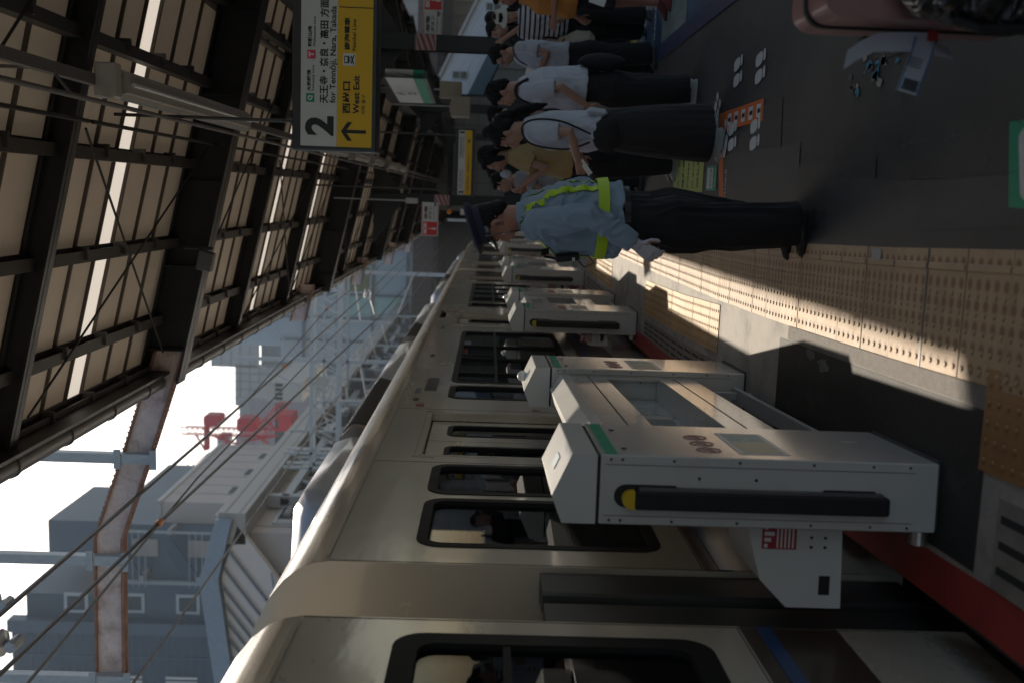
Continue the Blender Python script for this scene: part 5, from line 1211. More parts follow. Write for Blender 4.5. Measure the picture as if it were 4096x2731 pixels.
def person(name_label, loc, face, H=1.65, fem=False, sh=None, top=None, topc='tee', bottom='trousers', botc=None, shoe=None, hair='short', arms=None, legs=None, head=(0, 0), vox=.009, lean=0., hands=(.5, .5), skinm=None, build_=1.0, dep=None, fsc=(9, 9, 5), hem=0., arm_side=None, sleeve=.6, fold=.011, group='people standing on the platform', seed=0, handup=None):
    """local frame: facing +Y, left hand at -X. arms: {'L':(elbow,wrist),'R':..} local coordinates in metres."""
    skinm = skinm or skin
    t = thing('person', name_label, 'person', loc, face, group)
    k = H / 1.70; sw = (.178 if fem else .20) * k * build_
    ln = lambda z: math.tan(lean) * max(0, z - .95 * k)      # forward lean of the upper body
    def P(x, y, z): return V(x * k, y * k + ln(z * k), z * k)
    shl = {'L': P(-.178 if fem else -.195, -.01, 1.40), 'R': P(.178 if fem else .195, -.01, 1.40)}
    if arms is None: arms = {}
    A = {}
    for s_, sg_ in (('L', -1), ('R', 1)):
        e, w_ = arms.get(s_, ((sg_ * .25, -.03, 1.12), (sg_ * .25, .05, .87)))
        A[s_] = (shl[s_], P(*e), P(*w_))
    if legs is None: legs = {'L': ((-.10, .02, .50), (-.11, -.02, .09)), 'R': ((.10, .02, .50), (.11, .01, .09))}
    # ---- body (one continuous surface)
    b = MB()
    hy, tilt = head; hc = P(0, .025, 1.585) + V(0, 0, 0); yaw = Matrix.Rotation(hy, 3, 'Z') @ Matrix.Rotation(-tilt, 3, 'X')
    def Hd(x, y, z): return hc + yaw @ (V(x, y, z) * k)
    b.ell(Hd(0, -.015, .035), (.074 * k, .094 * k, .085 * k), yaw, 16, 12)
    b.ell(Hd(0, .02, -.03), (.060 * k, .075 * k, .085 * k), yaw, 14, 10)
    b.ell(Hd(0, .045, -.088), (.036 * k, .036 * k, .026 * k), yaw, 10, 8)
    b.tube([Hd(0, .088, .005), Hd(0, .102, -.018), Hd(0, .112, -.032), Hd(0, .092, -.045)], [.008 * k, .010 * k, .014 * k, .010 * k], 8)
    b.ell(Hd(0, .090, -.066), (.024 * k, .013 * k, .010 * k), yaw, 8, 6)
    b.ell(Hd(0, .072, .022), (.05 * k, .024 * k, .012 * k), yaw, 10, 6)
    for sx in (-1, 1):
        b.ell(Hd(sx * .072, -.008, -.012), (.010 * k, .020 * k, .034 * k), yaw @ Matrix.Rotation(sx * .3, 3, 'Z'), 8, 8)
        b.ell(Hd(sx * .034, .062, -.035), (.022 * k, .022 * k, .022 * k), yaw, 8, 6)
    b.tube([P(0, -.02, 1.36), P(0, -.012, 1.46), Hd(0, -.02, -.05)], [(.07 * k, .062 * k), (.055 * k, .055 * k), (.055 * k, .056 * k)], 12)
    b.loft([(P(0, 0, .86), .15 * k, .10 * k), (P(0, 0, .98), .14 * k, .10 * k), (P(0, .0, 1.12), .125 * k, .09 * k), (P(0, 0, 1.28), .155 * k, .10 * k), (P(0, -.01, 1.38), .15 * k, .085 * k), (P(0, -.01, 1.435), .08 * k, .06 * k)], 16)
    for s_ in 'LR':
        a, e, w_ = A[s_]; m1 = a.lerp(e, .5)
        b.tube([a.lerp(P(0, -.01, 1.38), .4), a, m1, e, e.lerp(w_, .35), w_], [.04 * k, .047 * k, .043 * k, .036 * k, .037 * k, .025 * k], 10)
        d = (w_ - e).normalized(); sg_ = -1 if s_ == 'L' else 1
        up = V(sg_, .15, 0) if (handup is None or s_ not in handup) else V(*handup[s_])
        hand(b, w_ + d * .01, d, up, (1 if s_ == 'R' else -1) * (1 if up.x * sg_ > 0 or True else -1), k * (.93 if fem else 1), hands[0 if s_ == 'L' else 1], r=max(.0085, vox * .95))
        kn, an = legs[s_]; hp = P(-.085 if s_ == 'L' else .085, 0, .90)
        b.tube([hp, P(*kn), P(kn[0] * .5 + an[0] * .5, kn[1] * .5 + an[1] * .5 - .01, kn[2] * .55 + an[2] * .45), P(*an)], [.085 * k, .058 * k, .052 * k, .036 * k], 10)
        b.ell(P(an[0], an[1] + .045, .042), (.027 * k, .095 * k, .028 * k))
    body = evaled(b, vox, 'body', skinm, t, 2)
    # eyes, brows, mouth
    for sx in (-1, 1):
        e_ = MB(); e_.ell(Hd(sx * .031, .083, .003), (.012 * k, .006 * k, .0055 * k), yaw, 8, 6); e_.build('eye', eyew, t, smooth=60)
        e_ = MB(); e_.ell(Hd(sx * .031, .0885, .003), (.0055 * k, .003 * k, .0052 * k), yaw, 8, 6); e_.build('iris', hairm, t)
        e_ = MB(); e_.ell(Hd(sx * .033, .088, .022), (.017 * k, .006 * k, .0035 * k), yaw, 8, 5); e_.build('eyebrow', hairm, t)
    e_ = MB(); e_.ell(Hd(0, .101, -.066), (.019 * k, .005 * k, .006 * k), yaw, 8, 5); e_.build('mouth', lipm, t, smooth=60)
    # ---- top garment
    if top:
        g = MB(); o = .018
        bl = build_; dp = dep or build_
        secs = [(P(0, .005, .90 + hem), (.175 * bl) * k, .135 * k * dp), (P(0, .018 * dp, .98), .170 * k * bl, .138 * k * dp), (P(0, .01, 1.12), .160 * k * bl, .128 * k * dp), (P(0, .004, 1.27), .172 * k * bl, .126 * k * dp), (P(0, -.008, 1.37), .168 * k, .108 * k), (P(0, -.012, 1.43), .105 * k, .082 * k), (P(0, -.008, 1.455), .075 * k, .070 * k)]
        g.loft(secs, 20)
        for s_ in 'LR':
            a, e, w_ = A[s_]
            st0 = a.lerp(P(0, -.01, 1.36), .45)
            if sleeve >= 1.5: g.tube([st0, a, a.lerp(e, .5), e, e.lerp(w_, .5), e.lerp(w_, .93)], [.064 * k, .074 * k, .070 * k, .064 * k, .056 * k, .048 * k], 12)
            elif sleeve > 0: g.tube([st0, a, a.lerp(e, sleeve * .5), a.lerp(e, sleeve)], [.060 * k, .066 * k, .068 * k, .070 * k], 12)
        def zs(me):
            pass
        evaled(g, vox, topc, top, t, 3, fold=fold, seed=seed, fscale=fsc)
    # ---- bottom garment
    if bottom:
        g = MB()
        if bottom == 'skirt':
            g.loft([(P(.0, .0, .08), .235 * k, .215 * k), (P(.0, .0, .5), .215 * k, .19 * k), (P(0, 0, .80), .185 * k, .15 * k), (P(0, 0, .95), .155 * k, .125 * k), (P(0, 0, 1.03), .145 * k, .118 * k)], 20)
        else:
            wd = 1.62 if bottom == 'wide' else 1.0; g.loft([(P(0, 0, .80), .165 * k * bl_(build_), .125 * k), (P(0, 0, .92), .162 * k * bl_(build_), .125 * k), (P(0, 0, 1.0), .15 * k * bl_(build_), .115 * k)], 18)
            for s_ in 'LR':
                kn, an = legs[s_]; hp = P(-.085 if s_ == 'L' else .085, 0, .88); kn_, an_ = P(*kn), P(*an)
                if bottom == 'shorts': g.tube([hp, hp.lerp(kn_, .5), hp.lerp(kn_, .9)], [.10 * k, .108 * k, .115 * k], 14)
                else: g.tube([hp, hp.lerp(kn_, .5), kn_, kn_.lerp(an_, .5), an_ + V(0, -.005, -.03)], [.098 * k, .092 * k * wd, .078 * k * wd, .072 * k * wd, .070 * k * wd], 14)
        evaled(g, vox, {'skirt': 'long_skirt', 'shorts': 'shorts'}.get(bottom, 'trousers'), botc, t, 3, fold=fold * .7, fscale=(9, 9, 3), seed=seed + 5)
    # ---- shoes
    if shoe:
        for s_ in 'LR':
            kn, an = legs[s_]; a = P(*an); g = MB()
            g.loft([(V(a.x, a.y + .045 * k, .0), .038 * k, .125 * k), (V(a.x, a.y + .045 * k, .03), .040 * k, .126 * k), (V(a.x, a.y + .02 * k, .055), .036 * k, .10 * k), (V(a.x, a.y - .01 * k, .10), .036 * k, .06 * k)], 16, pw=2.3)
            so_ = evaled(g, min(vox, .007), 'shoe', shoe, t, 2)
            g = MB(); g.loft([(V(a.x, a.y + .045 * k, -.002), .040 * k, .129 * k), (V(a.x, a.y + .045 * k, .018), .041 * k, .130 * k)], 18, pw=2.3); g.build('shoe_sole', solem if shoe.name.startswith('white') else black, so_, smooth=40)
    # ---- hair
    g = MB()
    if hair in ('short', 'bob', 'long', 'tail', 'crop'):
        th = {'crop': .004, 'short': .008, 'bob': .012, 'long': .011, 'tail': .008}[hair]
        g.ell(Hd(0, -.028, .043), ((.074 + th) * k, (.088 + th) * k, (.083 + th) * k), yaw, 16, 12)
        if hair != 'crop': g.ell(Hd(0, .045, .085), (.058 * k, .045 * k, .028 * k), yaw, 12, 8)
        g.ell(Hd(0, -.07, -.02), (.062 * k, .045 * k, .065 * k), yaw, 12, 8)
        if hair in ('bob', 'long'):
            for sx in (-1, 1): g.tube([Hd(sx * .072, -.01, .05), Hd(sx * .080, -.005, -.03), Hd(sx * .078, .0, -.10)], [(.03 * k, .016 * k)] * 2 + [(.02 * k, .012 * k)], 8)
            L_h = .14 if hair == 'bob' else .40
            g.tube([Hd(0, -.07, .03), Hd(0, -.095, -.08), Hd(0, -.10, -L_h * .7), Hd(0, -.10, -L_h)], [(.04 * k, .08 * k), (.04 * k, .085 * k), (.035 * k, .08 * k), (.012 * k, .05 * k)], 12)
        if hair == 'tail':
            g.tube([Hd(0, -.095, .05), Hd(.03, -.125, .0), Hd(.05, -.125, -.12), Hd(.06, -.12, -.26), Hd(.06, -.11, -.36)], [(.03 * k, .03 * k), (.034 * k, .045 * k), (.036 * k, .05 * k), (.028 * k, .042 * k), (.008 * k, .014 * k)], 10)
        # keep the face clear
        evaled(g, min(vox, .008), 'hair', hairm, t, 1, fold=.009 if hair != 'crop' else .002, fscale=(34, 34, 7), seed=seed)
    t['_k'] = k; del t['_k']
    return t, A, Hd, yaw, P, k
def bl_(b): return 1 + (b - 1) * .7
solem = mat('pale_sole', (.33, .33, .32), .6)
whitet = mat('white_cotton', (.44, .46, .53), .85, var=.05, vs=5)
blackc = mat('black_cloth', (.008, .008, .009), .9, var=.2, vs=8); greyc = mat('charcoal_cloth', (.015, .014, .0145), .9, var=.15, vs=8)
shirtb = mat('pale_blue_uniform', (.23, .305, .39), .8, var=.06, vs=7); navy = mat('navy_cloth', (.014, .018, .032), .8, var=.15, vs=8)
neon = mat('neon_yellow_green', (.42, .60, .01), .55, var=.05); whites = mat('white_sneaker', (.30, .30, .30), .6); leather = mat('black_leather', (.012, .012, .013), .22, coat=.5)
blacks = mat('black_shoe', (.015, .015, .015), .5); glove = mat('white_glove_knit', (.52, .50, .56), .9, var=.05, bump=.3, bs=300)
def strap(parent, pts, r, mtl, name='strap'):
    m = MB(); m.tube(pts, r, 8); return m.build(name, mtl, parent, smooth=50)
# ------------------------------------------------ 1 the station guard
G, A, Hd, yaw, P, k = person('station guard in pale blue shirt, neon yellow straps, navy cap and white glove', (-.085, 5.22, 0), math.radians(76), H=1.70, sleeve=1.6, top=shirtb, topc='shirt', bottom='wide', botc=blackc, shoe=leather, hair='crop',
    arms={'L': ((-.30, -.09, 1.13), (-.285, .06, .90)), 'R': ((.28, -.08, 1.12), (.25, .02, .88))}, legs={'L': ((-.085, .02, .5), (-.11, -.02, .09)), 'R': ((.085, .02, .5), (.13, .07, .09))}, vox=.0065, build_=1.12, dep=1.42, hem=.05, fsc=(11, 11, 8), skinm=skin2, lean=.05, hands=(.75, .5), fold=.015, group=None, seed=2, head=(.10, .34), handup={'L': (-1, .3, .2)})
# glove over the left hand
g = MB(); a, e, w_ = A['L']; d = (w_ - e).normalized(); hand(g, w_ + d * .01, d, V(-1, .1, .35), -1, k * 1.10, .42, r=.0100); g.tube([w_ - d * .045, w_ + d * .02], [.034, .031], 12)
evaled(g, .0036, 'left_glove', glove, G, 1)
# forearm cuff
m = MB(); m.tube([w_ - d * .085, w_ - d * .04], [.047, .046], 14); m.build('shirt_cuff', shirtb, G, smooth=50)
# cap: band, flat wide crown, peak
capm = mat('navy_cap_cloth', (.016, .020, .045), .75, var=.15, vs=30)
cp = MB()
def ringz(z, rx, ry, oy): return [Hd(rx * math.cos(a * .2618), oy + ry * math.sin(a * .2618), z) for a in range(24)]
rs_ = [ringz(.062, .084, .104, -.014), ringz(.095, .087, .107, -.014), ringz(.108, .112, .130, -.010), ringz(.122, .124, .142, -.004), ringz(.134, .112, .132, -.002), ringz(.140, .06, .08, -.0)]
vs = [p for r_ in rs_ for p in r_]; cp.add(vs, [(i * 24 + j, i * 24 + (j + 1) % 24, (i + 1) * 24 + (j + 1) % 24, (i + 1) * 24 + j) for i in range(5) for j in range(24)] + [tuple(range(120, 144)), tuple(range(24))[::-1]])
cap = cp.build('cap', capm, G, smooth=50)
m = MB(); pk = []
for rr, zz in ((1.0, .068), (1.55, .040), (1.0, .062), (1.5, .034)):
    pk += [Hd(.080 * rr ** .3 * math.cos(math.pi * j / 12), -.014 + .102 * (1 if rr == 1 else 1) * math.sin(math.pi * j / 12) * (rr if rr > 1 else 1) ** .9, zz) for j in range(13)]
m.add(pk, [(j, j + 1, 14 + j, 13 + j) for j in range(12)] + [(26 + j, 39 + j, 40 + j, 27 + j) for j in range(12)] + [(13 + j, 14 + j, 40 + j, 39 + j) for j in range(12)])
m.build('cap_peak', leather, cap, smooth=50)
m = MB(); m.tube([Hd(-.088, .035, .07), Hd(-.082, .045, .01), Hd(-.072, .055, -.06), Hd(-.04, .068, -.112), Hd(0, .07, -.122), Hd(.04, .068, -.112), Hd(.072, .055, -.06), Hd(.088, .035, .07)], .0035, 6); m.build('chin_strap', leather, cap)
# shade inside the ear, painted as a dark ellipsoid
m = MB(); m.ell(Hd(-.083, -.006, -.012), (.003, .009, .016), yaw); m.build('ear_hollow', mat('ear_hollow_shade', (.12, .05, .04), .6), G)
# straps: shoulder loops and waist band, following the shirt surface
sho = [o for o in C.objects if o.parent == G and o.name.startswith('shirt') and 'cuff' not in o.name][0]
from mathutils.bvhtree import BVHTree
bvh = BVHTree.FromPolygons([v.co for v in sho.data.vertices], [tuple(p.vertices) for p in sho.data.polygons])
def ribbon(pts, width, mtl, name, parent, off=.004, bv=None, axis=None, th=.0015):
    "flat strap pressed on a surface: pts are rough guide points outside the body, with a width direction"
    bv = bv or bvh; n_ = len(pts); m = MB(); rows = []
    for i, p in enumerate(pts):
        dd = (pts[min(i + 1, n_ - 1)] - pts[max(i - 1, 0)]).normalized()
        loc_, nor, _, _ = bv.find_nearest(p)
        side = dd.cross(nor).normalized(); row = []
        for q in (-1, -.33, .33, 1):
            l2, n2, _, _ = bv.find_nearest(loc_ + side * width * .5 * q + nor * .01); row.append((l2 + n2 * off, n2))
        rows.append(row)
    vs = [r_[0] for row in rows for r_ in row] + [r_[0] + r_[1] * th for row in rows for r_ in row]; N_ = n_ * 4; fs = []
    for i in range(n_ - 1):
        for j in range(3): fs += [(i * 4 + j, i * 4 + j + 1, i * 4 + 5 + j, i * 4 + 4 + j), (N_ + i * 4 + j, N_ + i * 4 + j + 1, N_ + i * 4 + 5 + j, N_ + i * 4 + 4 + j)]
        for j in (0, 3): fs.append((i * 4 + j, i * 4 + 4 + j, N_ + i * 4 + 4 + j, N_ + i * 4 + j))
    m.add(vs, fs); return m.build(name, mtl, parent, smooth=60)
def spl(cps, n=22):
    out = []
    for i in range(len(cps) - 1):
        p0 = cps[max(i - 1, 0)]; p1 = cps[i]; p2 = cps[i + 1]; p3 = cps[min(i + 2, len(cps) - 1)]
        for j in range(n):
            t_ = j / n; out.append(.5 * ((2 * p1) + (-p0 + p2) * t_ + (2 * p0 - 5 * p1 + 4 * p2 - p3) * t_ ** 2 + (-p0 + 3 * p1 - 3 * p2 + p3) * t_ ** 3))
    return out + [cps[-1]]
# a loop over the left shoulder down to the belt, front and back
ribbon(spl([P(-.06, -.19, 1.09), P(-.085, -.18, 1.2), P(-.10, -.16, 1.35), P(-.105, -.05, 1.47), P(-.10, .05, 1.45), P(-.07, .16, 1.36), P(-.03, .2, 1.2), P(-.03, .2, 1.09)]), .045, neon, 'left_strap', G, off=.007)
ribbon(spl([P(.06, -.19, 1.09), P(.085, -.18, 1.2), P(.10, -.16, 1.35), P(.105, -.05, 1.47), P(.10, .05, 1.45), P(.07, .16, 1.36), P(.03, .2, 1.2), P(.03, .2, 1.09)]), .045, neon, 'right_strap', G, off=.007)
tb_ = MB(); torso = MB()
torso.loft([(P(0, .005, .90), .19 * k * 1.1, .15 * k * 1.1), (P(0, .012, .98), .185 * k * 1.1, .15 * k * 1.1), (P(0, .01, 1.12), .178 * k * 1.1, .146 * k * 1.1)], 24)
bw = MB(); n_ = 32
vs = []
for zz, f in ((1.025, 1.06), (1.08, 1.035)):
    for r_ in (0, .006):
        for j in range(n_):
            a = 2 * math.pi * j / n_; rx = (.168 * 1.15 + r_) * k * f; ry = (.134 * 1.44 + r_) * k * f; c0 = P(0, .011, zz); vs.append((c0.x + rx * math.cos(a), c0.y + ry * math.sin(a), c0.z))
bw.add(vs, [(0 * n_ + j, (j + 1) % n_, 2 * n_ + (j + 1) % n_, 2 * n_ + j) for j in range(n_)] + [(n_ + j, n_ + (j + 1) % n_, 3 * n_ + (j + 1) % n_, 3 * n_ + j) for j in range(n_)] + [(j, (j + 1) % n_, n_ + (j + 1) % n_, n_ + j) for j in range(n_)] + [(2 * n_ + j, 2 * n_ + (j + 1) % n_, 3 * n_ + (j + 1) % n_, 3 * n_ + j) for j in range(n_)])
bw.build('waist_band', neon, G, smooth=50)
# collar, epaulette, badge, chest radio, belt
m = MB()
for j in range(17):
    a0 = 2 * math.pi * j / 16
cr_ = []
for zz, r_ in ((1.435, .080), (1.478, .068), (1.478, .062)):
    cr_ += [P(r_ * math.cos(a * .3927) , -.008 + r_ * 1.02 * math.sin(a * .3927), zz + (.006 if math.sin(a * .3927) < 0 else -.008)) for a in range(16)]
m.add(cr_, [(i * 16 + j, i * 16 + (j + 1) % 16, (i + 1) * 16 + (j + 1) % 16, (i + 1) * 16 + j) for i in range(2) for j in range(16)]); m.build('collar', shirtb, G, smooth=50)
ribbon(spl([P(-.12, -.01, 1.5), P(-.17, -.01, 1.48), P(-.215, -.01, 1.44)], 8), .05, shirtb, 'epaulette', G, off=.004)
for dx in (-.195, -.185): ribbon(spl([P(dx, -.045, 1.46), P(dx, .0, 1.48), P(dx, .03, 1.46)], 6), .004, navy, 'epaulette_stripe', G, off=.008)
ribbon(spl([P(-.21, -.045, 1.43), P(-.13, -.05, 1.48)], 8), .004, navy, 'epaulette_edge', G, off=.0075); ribbon(spl([P(-.21, .03, 1.43), P(-.13, .035, 1.48)], 8), .004, navy, 'epaulette_edge', G, off=.0075)
m = MB(); c0 = P(-.10, .155, 1.33); m.obox(c0, (.055, .006, .04), Matrix.Rotation(-.3, 3, 'Z') @ Matrix.Rotation(-.3, 3, 'X')); bd = m.build('badge', blackc, G, bevel=.006)
m = MB(); m.ell(c0 + V(-.002, .005, 0), (.008, .003, .008)); m.build('badge_emblem', mat('gold', (.5, .35, .05), .4, metal=.5), bd)
m = MB(); c0 = P(-.10, .185, 1.215); R_ = Matrix.Rotation(.15, 3, 'Z') @ Matrix.Rotation(-.12, 3, 'X'); m.obox(c0, (.065, .036, .12), R_); rd = m.build('chest_radio', black, G, bevel=.006)
m = MB(); m.obox(c0 + V(-.034, .0, -.03), (.003, .018, .014), R_); m.build('radio_label', whitep, rd)
m = MB(); m.tube([c0 + V(0, .01, .06), c0 + V(.0, .0, .12)], .007, 6); m.build('radio_aerial', black, rd)
m = MB(); m.tube([c0 + V(0, .02, -.06), c0 + V(.0, .05, -.09), c0 + V(.01, .03, -.14), c0 + V(.02, -.02, -.10), c0 + V(.02, -.04, .1)], .0035, 6); m.build('radio_cable', black, rd)
m = MB(); m.loft([(P(0, .003, .915), .168 * k * 1.10, .14 * k * 1.13), (P(0, .003, .945), .168 * k * 1.10, .14 * k * 1.13)], 24); m.build('belt', leather, G, smooth=50)
for s_, x_ in (('trouser_crease', -.12),): pass

# ------------------------------------------------ 2 woman in a white T-shirt and long dark skirt
Q, A, Hd, yaw, P, k = person('woman with black ponytail, white T-shirt, long charcoal skirt and grey sneakers', (.49, 7.3, 0), math.radians(82), H=1.63, fem=True, sleeve=.72, top=whitet, topc='tshirt', bottom='skirt', botc=greyc, shoe=whites, hair='tail',
    arms={'L': ((-.25, .0, 1.13), (-.20, .21, 1.06)), 'R': ((.25, .0, 1.12), (.14, .2, 1.02))}, legs={'L': ((-.09, .02, .5), (-.10, .03, .09)), 'R': ((.10, .02, .5), (.10, -.03, .09))}, vox=.0075, build_=1.12, seed=4, head=(.05, .35), hands=(.6, .8), lean=.06)
m = MB(); c0 = P(-.17, .03, .86); m.ell(c0, (.045, .12, .10)); bg_ = m.build('shoulder_bag', greyc, Q, smooth=60)
strap(Q, spl([P(-.22, .02, .98), P(-.20, -.075, 1.2), P(-.15, -.085, 1.40), P(-.115, -.02, 1.475), P(-.11, .09, 1.40), P(-.16, .13, 1.15), P(-.2, .08, .98)], 6), .007, black, 'bag_strap')
m = MB(); m.obox(P(-.10, -.13, .93), (.10, .05, .14), Matrix.Rotation(.1, 3, 'X')); m.build('shirt_tail', whitet, Q, bevel=.02)
m = MB(); m.obox(P(-.2, .26, 1.0), (.004, .035, .12), Matrix.Rotation(.9, 3, 'X')); m.build('paper_slip', whitep, Q)
# ------------------------------------------------ 3 young man with white T-shirt
Q, A, Hd, yaw, P, k = person('young man in loose white T-shirt and black trousers holding a phone low', (.90, 8.35, 0), math.radians(75), H=1.66, sleeve=.85, top=whitet, topc='tshirt', bottom='wide', botc=blackc, shoe=whites, hair='short',
    arms={'L': ((-.26, -.04, 1.12), (-.24, .12, .90)), 'R': ((.25, .0, 1.1), (.16, .2, .92))}, vox=.0085, build_=1.32, seed=6, head=(.1, .35), hands=(.6, .6), lean=.10, skinm=skin)
m = MB(); m.obox(P(-.24, .25, .80), (.012, .075, .14), Matrix.Rotation(-.5, 3, 'X')); m.build('phone', grey, Q, bevel=.006)
strap(Q, spl([P(-.14, -.1, 1.38), P(-.12, -.04, 1.475), P(-.1, .06, 1.45), P(-.08, .13, 1.32)], 6), .014, black, 'bag_strap')
m = MB(); m.ell(P(-.04, -.20, .78), (.12, .07, .19)); m.build('hip_bag', blackc, Q, smooth=60)
# ------------------------------------------------ 4 long haired woman in a mustard top
must = mat('mustard_cotton', (.38, .27, .12), .85, var=.08)
Q, A, Hd, yaw, P, k = person('long haired woman in a mustard short sleeved top holding a white tissue to her chin', (.34, 9.0, 0), math.radians(82), H=1.72, fem=True, sleeve=.6, top=must, topc='top', bottom='wide', botc=blackc, shoe=whites, hair='long',
    arms={'L': ((-.23, .06, 1.14), (-.10, .24, 1.33)), 'R': ((.22, .08, 1.15), (.06, .25, 1.30))}, vox=.0085, build_=1.12, seed=8, head=(0, .2), hands=(.9, .9), handup={'L': (-.3, 1, .3), 'R': (.3, 1, .3)})
m = MB(); m.ell(Hd(.0, .15, -.09), (.05, .035, .055)); evaled(m, .006, 'tissue', whitet, Q, 1, fold=.008, fscale=(40, 40, 40))
# ------------------------------------------------ 5 striped shirt, white cap
stm = mat('striped_jersey', (.5, .5, .52), .85, var=.03)
def add_stripes(mm, step, lo, col):
    N = mm.node_tree.nodes; L = mm.node_tree.links; Pp = N['Principled BSDF']; src = Pp.inputs['Base Color'].links[0].from_socket
    tc = N.new('ShaderNodeTexCoord'); sx = N.new('ShaderNodeSeparateXYZ'); L.new(tc.outputs['Object'], sx.inputs[0])
    a = N.new('ShaderNodeMath'); a.operation = 'DIVIDE'; a.inputs[1].default_value = step; L.new(sx.outputs[2], a.inputs[0])
    f = N.new('ShaderNodeMath'); f.operation = 'FRACT'; L.new(a.outputs[0], f.inputs[0])
    c = N.new('ShaderNodeMath'); c.operation = 'LESS_THAN'; c.inputs[1].default_value = lo; L.new(f.outputs[0], c.inputs[0])
    mx = N.new('ShaderNodeMix'); mx.data_type = 'RGBA'; mx.inputs[7].default_value = (*col, 1); L.new(c.outputs[0], mx.inputs[0]); L.new(src, mx.inputs[6]); L.new(mx.outputs[2], Pp.inputs['Base Color'])
add_stripes(stm, .052, .40, (.012, .012, .02))
Q, A, Hd, yaw, P, k = person('person in black and white striped shirt and white hat carrying a cream bag', (1.88, 11.1, 0), math.radians(150), H=1.62, fem=True, sleeve=.8, top=stm, topc='striped_shirt', bottom='wide', botc=blackc, shoe=blacks, hair='bob',
    arms={'L': ((-.26, .02, 1.14), (-.14, .20, 1.02)), 'R': ((.27, .02, 1.12), (.20, .18, 1.0))}, vox=.0095, build_=1.2, seed=10, head=(.25, .3), hands=(.8, .8), legs={'L': ((-.11, .05, .5), (-.13, .12, .09)), 'R': ((.11, .0, .5), (.14, -.12, .09))})
m = MB(); rr = [(.080, .055), (.120, .02), (.122, .024), (.086, .062), (.078, .11), (.05, .125), (.0, .128)]
nn = 20; vs = [Hd(r_ * math.cos(a * 6.2832 / nn), -.02 + r_ * 1.12 * math.sin(a * 6.2832 / nn), z) for r_, z in rr for a in range(nn)]
m.add(vs, [(i * nn + j, i * nn + (j + 1) % nn, (i + 1) * nn + (j + 1) % nn, (i + 1) * nn + j) for i in range(6) for j in range(nn)]); m.build('bucket_hat', mat('off_white_hat', (.5, .5, .44), .8), Q, smooth=50)
m = MB(); m.loft([(P(.22, .2, .60), .10, .12), (P(.22, .2, .66), .15, .16), (P(.21, .2, .80), .14, .15), (P(.2, .2, .93), .07, .07), (P(.2, .19, 1.0), .04, .04)], 18); evaled(m, .009, 'cloth_bag', mat('cream_canvas', (.33, .30, .24), .85, var=.08), Q, 2, fold=.012, fscale=(14, 14, 4))
# ------------------------------------------------ 6 orange T-shirt at the frame edge
org = mat('orange_cotton', (.50, .20, .03), .8, var=.08)
Q, A, Hd, yaw, P, k = person('person in loose orange T-shirt and dark shorts at the top edge of the photo', (1.87, 9.75, 0), math.radians(95), H=1.66, sleeve=.95, top=org, topc='tshirt', bottom='shorts', botc=greyc, shoe=mat('dark_red_shoe', (.12, .015, .015), .6), hair='short',
    arms={'L': ((-.28, .03, 1.12), (-.20, .26, 1.12)), 'R': ((.25, .02, 1.1), (.2, .16, .86))}, vox=.009, build_=1.42, seed=12, head=(.1, .1), skinm=skin2)
m = MB(); m.obox(P(-.26, .12, .72), (.012, .075, .15), Matrix.Rotation(.3, 3, 'X')); m.build('phone', whitep, Q, bevel=.006)
m = MB()
for k_ in range(3): m.tube([P(-.24, -.06 + .05 * k_, 1.0), P(-.25, -.03 + .05 * k_, 1.05), P(-.245, -.06 + .05 * k_, 1.1)], .003, 4)
m.build('shirt_print', mat('brown_print', (.12, .05, .02), .8), Q)
# ------------------------------------------------ 7 glasses, white tee, cross-body strap
Q, A, Hd, yaw, P, k = person('person with glasses and thin cross body strap over a white T-shirt, hand near mouth', (1.42, 10.5, 0), math.radians(100), H=1.66, fem=True, sleeve=.65, top=whitet, topc='tshirt', bottom='wide', botc=blackc, shoe=blacks, hair='short',
    arms={'L': ((-.24, .06, 1.12), (-.10, .26, 1.22)), 'R': ((.24, .04, 1.12), (.1, .26, 1.25))}, vox=.0095, build_=1.12, seed=14, head=(0, .15), hands=(.9, .9))
m = MB()
for sx in (-1, 1):
    m.tube([Hd(sx * .034 + .022 * math.cos(a * .785), .098, .0 + .018 * math.sin(a * .785)) for a in range(9)], .002, 4)
    m.tube([Hd(sx * .056, .096, .004), Hd(sx * .078, .0, .004)], .002, 4)
m.build('glasses', dark, Q); strap(Q, spl([P(-.10, -.10, 1.40), P(-.09, -.03, 1.475), P(-.05, .11, 1.38), P(.12, .15, 1.05)], 6), .006, black, 'cross_strap')
